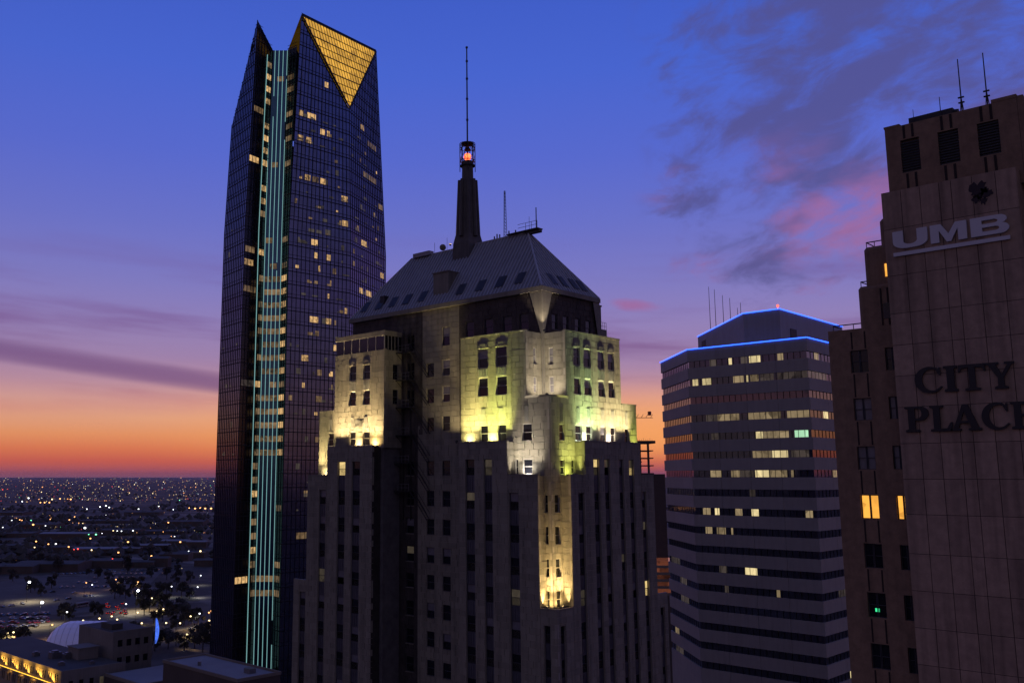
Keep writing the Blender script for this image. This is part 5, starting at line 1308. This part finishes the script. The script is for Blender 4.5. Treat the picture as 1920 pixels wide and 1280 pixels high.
for q, (x, y) in enumerate(LOTLAMPS):
    t = street_lamp(x, y, 'w', .95, ('tall white lamp at the far side of the parking lot', 'tall white lamp at the near side of the parking lot', 'tall white lamp beside the trees right of the parking lot')[q], 'tall lamps of the parking lot', 14.0, st=emat('lot_lamp', (.86, .88, 1), 11))
    spot('lamp', t, (x + 1.2, y, 13.0), (x + 1.2, y, 0), 20000, (1, .88, .62), 150, .8, .4)
# trees
tr = MB().tube((0, 0, 0), (0, 0, 3.2), .28, .2, 6)
for q in range(7):
    a = q * .9; tr.tube((0, 0, 2.4 + q * .25), (2.2 * math.cos(a), 2.2 * math.sin(a), 5.2 + q * .35), .12, .04, 5)
trunk = tr.mesh('trunk'); trunk.materials.append(M['bark'])
def crown_mesh(seed):
    r_ = random.Random(seed); m_ = MB()
    cl2 = [(r_.uniform(-2.4, 2.4), r_.uniform(-2.4, 2.4), r_.uniform(2.4, 8.0), r_.uniform(1.1, 2.0)) for _ in range(11)]
    for _ in range(620):
        cx_, cy_, cz_, cr = r_.choice(cl2)
        v = Vector((r_.gauss(0, 1), r_.gauss(0, 1), r_.gauss(0, .8))).normalized() * cr * r_.random() ** .4
        p = Vector((cx_, cy_, cz_)) + v
        a = Vector((r_.gauss(0, 1), r_.gauss(0, 1), r_.gauss(0, 1))).normalized() * .34; b = a.orthogonal().normalized() * .26
        m_.quad(p - a - b, p + a - b, p + a + b, p - a + b)
    c = m_.mesh('crown'); c.materials.append(M['foliage']); return c
crowns = [crown_mesh(i) for i in range(3)]
def grove(e):
    a_ = math.degrees(math.atan2(e[1], e[0])) - 44.8; d_ = math.hypot(e[0], e[1])
    if a_ > 21: return 'left of the dome'
    if a_ > 18.2: return 'between parking lot and dome'
    return 'in the grove beside the parking lot' if d_ > 640 else ('in the dark park behind the tan block' if d_ > 540 else 'at the foot of the glass tower')
for q, ((x, y), r9) in enumerate(zip(TREES, rank(TREES, grove))):
    t = thing('tree', (x, y, 0), 'dark tree ' + grove((x, y)) + ', ' + r9[0] + ' from the left there', 'tree', 'trees beyond the dome', R.uniform(0, 6))
    s_ = R.uniform(.75, 1.35); t.scale = (s_, s_, s_)
    mk('trunk', trunk, None, t, local=True); mk('crown', crowns[q % 3], None, t, local=True)
# cars
PAINT = {'w': pmat('white_paint', (.62, .62, .62), rough=.3, var=.05, coat=.5), 's': pmat('silver_paint', (.30, .31, .33), rough=.3, metal=.5, var=.05, coat=.5), 'k': pmat('black_paint', (.02, .02, .022), rough=.3, var=.1, coat=.5), 'r': pmat('red_paint', (.25, .02, .02), rough=.3, var=.05, coat=.5)}
PN = {'w': 'white', 's': 'silver', 'k': 'black', 'r': 'red'}
M['rubber'] = pmat('rubber', (.02, .02, .02), rough=.9)
M['tail'] = emat('tail_lamp', (1, .04, .03), 1.8)
def car_mesh(c, tail):
    b_ = MB()
    prof = [(-2.2, .35), (-2.25, .8), (-1.5, .95), (1.9, .98), (2.2, .75), (2.2, .35)]
    for s0, s1 in zip(prof, prof[1:]): b_.quad((s0[0], -.88, s0[1]), (s0[0], .88, s0[1]), (s1[0], .88, s1[1]), (s1[0], -.88, s1[1]))
    for sgn in (-1, 1): b_.add([(x_, sgn * .88, z_) for x_, z_ in prof], [tuple(range(6)) if sgn < 0 else tuple(range(5, -1, -1))])
    b_.quad((-.6, -.66, 1.45), (1.1, -.66, 1.45), (1.1, .66, 1.45), (-.6, .66, 1.45))
    g_ = MB()
    lo_, hi_ = [(-1.45, -.82), (1.75, -.82), (1.75, .82), (-1.45, .82)], [(-.6, -.66), (1.1, -.66), (1.1, .66), (-.6, .66)]
    g_.add([(x_, y_, .96) for x_, y_ in lo_] + [(x_, y_, 1.449) for x_, y_ in hi_], [(i, (i + 1) % 4, 4 + (i + 1) % 4, 4 + i) for i in range(4)])
    w_ = MB()
    for x_ in (-1.35, 1.35):
        for y_ in (-.86, .86): w_.tube((x_, y_ - .1, .32), (x_, y_ + .1, .32), .32, n=8)
    ps = [(b_, PAINT[c]), (g_, M['pane']), (w_, M['rubber'])]
    if tail: ps.append((MB().box(2.2, 2.26, -.8, -.4, .6, .85).box(2.2, 2.26, .4, .8, .6, .85), M['tail']))
    return multimesh('car', ps)
CARM = {(c, t): car_mesh(c, t) for c in 'wskr' for t in (0, 1)}
def car(x, y, c, rot, where, grp, tail=0, r9=('', 1)):
    o_ = mk('car', CARM[(c, tail)], None, None, (x, y, .05), rot)
    tag(o_, PN[c] + ' car ' + where + place(r9), 'car', PN[c] + ' ' + grp)
for (x, y, c), r9 in zip(CARS_A, rank(CARS_A, lambda e: e[2])): car(x, y, c, rad(R.choice((0, 90, 92, 88))), 'in the crowded lot left of the dome', 'cars in the crowded lot', 1 if R.random() < .25 else 0, r9)
for (x, y, c), r9 in zip(CARS_B, rank(CARS_B, lambda e: e[2])): car(x, y, c, rad(100), 'in the far row of the lot', 'cars in the far row', 0, r9)
for (x, y, c), r9 in zip(CARS_C, rank(CARS_C, lambda e: e[2])): car(x, y, c, rad(R.choice((0, 5, 90))), 'on the open lamplit lot', 'cars on the open lot', 0, r9)
for (x, y, c), r9 in zip(CARS_T, rank(CARS_T, lambda e: e[2])): car(x, y, c, rad(230), 'queuing with red tail lights', 'cars queuing behind the dome', 1, r9)
rc_ = random.Random(11)
EX = []
for row in range(5):
    ox_, oy_ = 352 + row * 26, 772 + row * 24
    for q in range(11):
        if rc_.random() < .7: EX.append((round(ox_ + q * 3.6, 1), round(oy_ - q * 3.2 + rc_.uniform(-.5, .5), 1), rc_.choice('wskss')))
for (x, y, c), r9 in zip(EX, rank(EX, lambda e: e[2])): car(x, y, c, rad(rc_.choice((45, 225))), 'in the rows past the open lot', 'cars in the rows past the open lot', 0, r9)
BT = []
for q in range(58):
    dy_ = rc_.uniform(118, 205); r_ = 90 * 1782 / dy_; a_ = rad(44.8 + rc_.uniform(13.5, 25.5))
    BT.append((r_ * math.cos(a_), r_ * math.sin(a_)))
for (x, y), r9 in zip(BT, rank(BT, lambda e: 0)):
    t = thing('tree', (x, y, 0), 'small dark tree out past the parking lot, ' + r9[0] + ' from the left there', 'tree', 'trees past the parking lot', rc_.uniform(0, 6))
    s_ = rc_.uniform(.8, 1.5); t.scale = (s_, s_, s_)
    mk('trunk', trunk, None, t, local=True); mk('crown', crowns[rc_.randrange(3)], None, t, local=True)
bx0, by0 = BUS[0]; bx1, by1 = BUS[1]
BS = thing('bus', ((bx0 + bx1) / 2, (by0 + by1) / 2, 0), 'long white roofed city bus on the edge of the parking lot', 'bus', rot=math.atan2(by1 - by0, bx1 - bx0))
mk('body', MB().box(-6.2, 6.2, -1.25, 1.25, .4, 2.9), PAINT['s'], BS, local=True)
mk('roof', MB().box(-6.1, 6.1, -1.2, 1.2, 2.9, 3.15), M['roofpale'], BS, local=True)
for q in range(7): mk('window', MB().box(-5.8 + q * 1.66, -4.3 + q * 1.66, -1.28, -1.25, 1.4, 2.5), M['pane'], BS, local=True)
for x_ in (-4, 4): mk('wheel', MB().tube((x_, -1.3, .5), (x_, 1.3, .5), .5, n=10), M['rubber'], BS, local=True)
# sheds and low blocks
for q, ((x, y, w, k_), r9) in enumerate(zip(SHEDS, rank(SHEDS, lambda e: e[3]))):
    w *= R.uniform(.4, .7); h = R.uniform(5, 9); d = w * R.uniform(.45, .8)
    lab = {'long': 'long brown warehouse past the parking lot', 'p': 'low shed with pale roof', '': 'low dark block past the parking lot'}[k_] + ', ' + r9[0] + ' from the left of its kind'
    t = thing('low_building', (x, y, 0), lab, 'building', {'long': 'brown warehouses', 'p': 'pale roofed sheds', '': 'low dark blocks'}[k_], rad(-45))
    mk('wall', MB().box(-w / 2, w / 2, -d / 2, d / 2, 0, h), M['wallbrown'], t, local=True)
    mk('roof', MB().add([(-w / 2 - .4, -d / 2 - .4, h), (w / 2 + .4, -d / 2 - .4, h), (w / 2 + .4, d / 2 + .4, h), (-w / 2 - .4, d / 2 + .4, h), (-w / 2, 0, h + 1.6), (w / 2, 0, h + 1.6)], [(0, 1, 5, 4), (2, 3, 4, 5), (1, 2, 5), (3, 0, 4)]), M['roofpale'] if k_ == 'p' else M['roofdark'], t, local=True)
    for e in range(3): mk('door', MB().box(-w / 3 + e * w / 4, -w / 3 + e * w / 4 + 3.5, -d / 2 - .06, -d / 2, 0, 4), M['roofdark'], t, local=True)
# belts of trees far out
fb = MB()
for q in range(5200):
    dy = R.choice((R.uniform(52, 64), R.uniform(70, 84), R.uniform(88, 104), R.uniform(112, 150), R.uniform(20, 50)))
    r_ = 90 * 1782 / dy * (1 + R.gauss(0, .01)); az = rad(44.8) + rad(R.uniform(2, 38) if R.random() < .8 else R.uniform(-25, 2))
    if math.sin(az * 70 + dy) < -.35: continue
    s_ = R.uniform(4, 9); c = (r_ * math.cos(az), r_ * math.sin(az), s_ * .6)
    fb.add([(c[0] - s_, c[1], c[2]), (c[0], c[1] - s_, c[2] * .8), (c[0] + s_, c[1], c[2]), (c[0], c[1] + s_, c[2] * 1.1), (c[0] + s_ * .2, c[1], c[2] + s_ * .7), (c[0], c[1], 0)],
           [(0, 1, 4), (1, 2, 4), (2, 3, 4), (3, 0, 4), (1, 0, 5), (2, 1, 5), (3, 2, 5), (0, 3, 5)])
tag(mk('far_woods', fb, M['foliage']), 'dark belts of trees between the far streets', 'trees', kind='stuff')

# ------------------------------------------------------------------ blocks in the lower left corner
LB_ = thing('lit_block', (148, 320, 0), 'flat roofed block with a gold lit top storey in the bottom left corner', 'building')
mk('body', MB().box(136.8, 158, 296, 372, 0, 29.6), M['walltan'], LB_)
mk('roof', MB().box(137, 157.8, 296.2, 371.8, 29.6, 29.7), M['roofdark'], LB_)
mk('parapet', MB().box(136.4, 136.75, 295.6, 372, 29.2, 30.3).box(136.75, 158, 295.6, 295.95, 29.2, 30.3), M['walltan'], LB_)
opg = []
for q in range(16):
    for e in (0, 1): opg.append((297.6 + q * 4.6 + e * 1.5, 298.5 + q * 4.6 + e * 1.5, 26.6, 28.9))
for zz in (21.8, 17.6, 13.4):
    for q in range(16):
        for e in (0, 1): opg.append((297.6 + q * 4.6 + e * 1.5, 298.6 + q * 4.6 + e * 1.5, zz, zz + 2.6))
wallX(LB_, 136.4, 295.6, 372, 0, 29.3, opg, mats=('walltan', 'walltan'), name='front_wall')
for a in opg: mk('window', MB().quad((136.65, a[1], a[2]), (136.65, a[0], a[2]), (136.65, a[0], a[3]), (136.65, a[1], a[3])), M['pane'], LB_)
M['goldstrip'] = emat('gold_cornice_light', (1, .50, .05), 2.5)
mk('cornice', MB().box(135.7, 136.4, 295.4, 372, 25.5, 25.9), M['walltan'], LB_)
for q in range(8): mk('cornice_light', MB().box(135.78, 135.92, 295.8 + q * 9.5, 305 + q * 9.5, 25.92, 26.08), M['goldstrip'], LB_)
for q in range(8):
    l = bpy.data.lights.new('lamp', 'AREA'); l.shape = 'RECTANGLE'; l.size = 9.2; l.size_y = .12; l.energy = 1300; l.color = (1, .52, .07); l.spread = rad(130)
    o = bpy.data.objects.new('lamp', l); COL.objects.link(o); o.parent = LB_
    o.location = Vector((135.85, 300.4 + q * 9.5, 26.12)) - LB_.location; o.rotation_euler = (0, rad(180 + 20), 0); o.rotation_euler = (rad(180), rad(-20), rad(90))
ops2 = [(139 + q * 3.4, 140.4 + q * 3.4, zz, zz + 2.4) for q in range(5) for zz in (24.5, 20, 15.5)]
wallY(LB_, 295.6, 136.8, 158, 0, 29.2, ops2, mats=('walltan', 'walltan'), name='side_wall')
for i, a in enumerate(ops2): mk('window', MB().quad((a[0], 295.85, a[2]), (a[1], 295.85, a[2]), (a[1], 295.85, a[3]), (a[0], 295.85, a[3])), M['pane_dim'] if i == 9 else M['pane'], LB_)
PT = mk('roof_house', MB().box(149.5, 156.5, 312, 320, 29.6, 33.2).box(149.2, 156.8, 311.7, 320.3, 33.2, 33.5), M['walltan'], LB_)
for x_ in (153.2, 154.9): mk('window', MB().quad((x_, 311.95, 30.9), (x_ + 1.1, 311.95, 30.9), (x_ + 1.1, 311.95, 32.4), (x_, 311.95, 32.4)), M['lit_a'], PT, (0, 0, 0)).location = -LB_.location
for x_, y_, s_ in ((146, 322, 1.6), (148.5, 318, 1.3), (143, 330, 1.0), (142, 308, .8), (150, 303, .7)): mk('roof_unit', MB().box(x_ - s_, x_ + s_, y_ - s_, y_ + s_, 29.7, 29.7 + s_ * 1.2).box(x_ - s_ * .6, x_ + s_ * .6, y_ - s_ * .6, y_ + s_ * .6, 29.7 + s_ * 1.2, 29.7 + s_ * 1.5), M['steel'], LB_)
B2_ = thing('window_block', (166, 318, 0), 'plain tan block with three rows of four dark windows behind the gold lit block', 'building')
op3 = [(160.6 + q * 3.2, 162.4 + q * 3.2, zz, zz + 2.2) for q in range(4) for zz in (33.2, 27.6, 22.6, 17.6)]
wallY(B2_, 306.6, 158.8, 173.4, 0, 38.4, op3, mats=('walltan', 'walltan'), name='front_wall')
for a in op3:
    mk('window', MB().quad((a[0], 306.85, a[2]), (a[1], 306.85, a[2]), (a[1], 306.85, a[3]), (a[0], 306.85, a[3])), M['pane'], B2_)
mk('body', MB().box(158.8, 173.4, 306.95, 332, 0, 38), M['walltan'], B2_)
mk('roof', MB().box(159.2, 173.0, 307.2, 331.5, 38, 38.1).box(161, 165, 312, 320, 38.1, 40.0), M['roofdark'], B2_)
GR = thing('grey_roof_block', (147, 224, 0), 'low block with a flat pale roof at the foot of the glass tower', 'building')
mk('body', MB().box(140.6, 153.8, 206.2, 242, 0, 39.6), M['wallbrown'], GR)
mk('roof', MB().box(140.9, 153.5, 206.5, 241.7, 39.6, 39.7), M['roofpale'], GR)
for b_ in ((140.4, 140.75, 206, 242.2), (153.6, 153.95, 206, 242.2), (140.75, 153.6, 206, 206.35), (140.75, 153.6, 241.9, 242.2)): mk('parapet', MB().box(*b_, 39.4, 40.2), M['concrete'], GR)
mk('roof_unit', MB().box(147.5, 149.5, 211, 213.5, 39.7, 40.9), M['steel'], GR); mk('roof_unit', MB().tube((144.5, 230, 39.7), (144.5, 230, 40.8), .5, n=8), M['steel'], GR)
LW = thing('pale_roof_block', (160, 284, 0), 'low pale roofed block between the tan block and grey roof', 'building')
mk('body', MB().box(150, 172, 272, 294, 0, 27.6), M['wallbrown'], LW); mk('roof', MB().box(150.3, 171.7, 272.3, 293.7, 27.6, 27.8), M['roofpale'], LW)
mk('parapet', MB().box(149.8, 150.2, 271.8, 294.2, 27.2, 28.2), M['concrete'], LW)
# garden dome: a glazed barrel
DM = thing('garden_dome', (222, 440, 0), 'pale lavender glazed barrel dome of the garden behind the low blocks', 'dome')
M['dome'] = pmat('frosted_glazing', (.52, .50, .62), rough=.35, var=.12, scale=.12, emis=(.40, .38, .95), estr=.12)
M['domerib'] = pmat('white_rib', (.6, .6, .65), rough=.5)
du, dv = Vector((.70, -.71)), Vector((.71, .70))
dc = Vector((203.5, 459))
def dpt(t, a):         # t along the barrel, a round it
    e = min(1, max(.02, t / 13)); rr_ = 13.6 * math.sqrt(max(.0004, 1 - (1 - e) ** 2))
    p = dc + du * t + dv * (rr_ * math.cos(a) * .95)
    return (p.x, p.y, 8 + rr_ * math.sin(a))
ts = [0, .6, 1.6, 3, 5, 8, 11, 14, 17, 20, 23, 26, 29]
for i in range(len(ts) - 1):
    m_ = MB()
    for j in range(14):
        a0, a1 = rad(-20 + 220 * j / 14), rad(-20 + 220 * (j + 1) / 14)
        m_.quad(dpt(ts[i], a0), dpt(ts[i + 1], a0), dpt(ts[i + 1], a1), dpt(ts[i], a1))
    mk('glazing', m_, M['dome'], DM)
for t_ in ts[4:]:
    m_ = MB()
    for j in range(14): m_.tube(dpt(t_, rad(-20 + 220 * j / 14)), dpt(t_, rad(-20 + 220 * (j + 1) / 14)), .12, n=4)
    mk('rib', m_, M['domerib'], DM)
mk('plinth', MB().prism([(dc.x - 4, dc.y - 12), (dc.x + 14, dc.y - 30), (dc.x + 32, dc.y - 10), (dc.x + 14, dc.y + 16)], 0, 4), M['concrete'], DM)
SCU = thing('blue_sculpture', (252, 446, 0), 'curved blue lit sculpture standing beside the tan block', 'sculpture')
M['bluelit'] = emat('blue_lit_panel', (.08, .2, 1), .75, var=.7, scale=.9)
for q in range(6):
    a0, a1 = q / 6 * 1.5 - .75, (q + 1) / 6 * 1.5 - .75
    w0, w1 = 2.0 * math.cos(a0 * 1.6), 2.0 * math.cos(a1 * 1.6)
    p_ = lambda a, w_: (252 + (2.6 * math.cos(a) + w_ / 2) * .7, 446 - (2.6 * math.cos(a) + w_ / 2) * .7, 13 + 9 * math.sin(a))
    m_ = MB().quad(p_(a0, -w0), p_(a0, w0), p_(a1, w1), p_(a1, -w1))
    mk('panel', m_, M['bluelit'], SCU)
mk('stem', MB().tube((252, 446, 0), (253, 445, 8), .4), M['steel'], SCU)

# ------------------------------------------------------------------ half-built frame, crane and garage seen in the gap
SF = thing('steel_frame', (392, 243, 0), 'bare concrete frame of a half built tower in the sunset gap', 'building frame')
M['frame'] = pmat('raw_concrete', (.10, .075, .065), rough=.9)
fd = Vector((.70, -.71)); bk = Vector((.71, .70)); fc = Vector((385.5, 250.4))
def fpt(u, v): p = fc + fd * u + bk * v; return (p.x, p.y)
for q, z in enumerate((91.2, 94.9, 98.4, 101.9, 105.6)):
    poly = [fpt(0, 0), fpt(13.8 if q < 4 else 15, 0), fpt(13.8, 12), fpt(0, 12)]
    mk('floor_slab', MB().prism(poly, z, z + (.5 if q < 4 else 1.3)), M['frame'], SF)
for u in (3.6, 7.6, 11.6): mk('column', MB().prism([fpt(u - .45, .6), fpt(u + .45, .6), fpt(u + .45, 1.5), fpt(u - .45, 1.5)], 0, 106), M['frame'], SF)
for q in range(14): mk('rebar', MB().prism([fpt(.5 + q, .5), fpt(.62 + q, .5), fpt(.62 + q, .62), fpt(.5 + q, .62)], 106.9, 107.6 + .5 * (q % 3 == 0)), M['frame'], SF)
mk('lower_floors', MB().prism([fpt(0, 0), fpt(19, 0), fpt(19, 14), fpt(0, 14)], 0, 91.2), M['frame'], SF)
CR = thing('tower_crane', (523, 324, 0), 'thin red lattice crane jib against the sunset beside the stone tower', 'crane')
M['crane'] = pmat('crane_red', (.30, .05, .03), rough=.6)
jc = Vector((512, 335)); m_ = MB()
for q in range(14):
    a, b = jc + fd * q * 1.5, jc + fd * (q + 1) * 1.5
    m_.tube((a.x, a.y, 127), (b.x, b.y, 127), .22, n=4)
    if q % 2: m_.tube((a.x, a.y, 127), (b.x, b.y, 129.2), .14, n=4)
e_ = jc + fd * 19
mk('jib', m_, M['crane'], CR); mk('counterweight', MB().box(e_.x - .8, e_.x + .8, e_.y - .8, e_.y + .8, 128.5, 131), M['crane'], CR)
mk('mast', MB().tube((jc.x, jc.y, 0), (jc.x, jc.y, 130), .8, n=4), M['crane'], CR)
PG = thing('parking_garage', (380, 235, 0), 'open parking garage with reddish lit decks low in the gap', 'garage')
M['deck'] = emat('garage_deck_light', (1, .28, .14), .09, var=.9, scale=.4)
for q in range(5):
    z = 39 + q * 2.9
    poly = [(360, 236), (378, 216), (392, 230), (374, 250)]
    mk('deck', MB().prism(poly, z, z + 1.1), M['concrete'], PG); mk('lit_level', MB().prism(inset(poly, .8), z + 1.1, z + 2.9), M['deck'], PG)
mk('base', MB().prism([(360, 236), (378, 216), (392, 230), (374, 250)], 0, 39), M['wallbrown'], PG)

# ------------------------------------------------------------------ evening haze
hz = bpy.data.materials.new('haze'); hz.use_nodes = True
hn, hl = hz.node_tree.nodes, hz.node_tree.links
hn.clear()
pv = hn.new('ShaderNodeVolumePrincipled'); pv.inputs['Color'].default_value = (.95, .84, .84, 1); pv.inputs['Density'].default_value = 1.5e-5; pv.inputs['Anisotropy'].default_value = .35
ho = hn.new('ShaderNodeOutputMaterial'); hl.new(pv.outputs[0], ho.inputs['Volume'])
hb_ = mk('haze', MB().box(-30000, 45000, -30000, 45000, -2, 275), hz)
hb_['kind'] = 'stuff'; hb_['label'] = 'thin purple evening haze over the city'
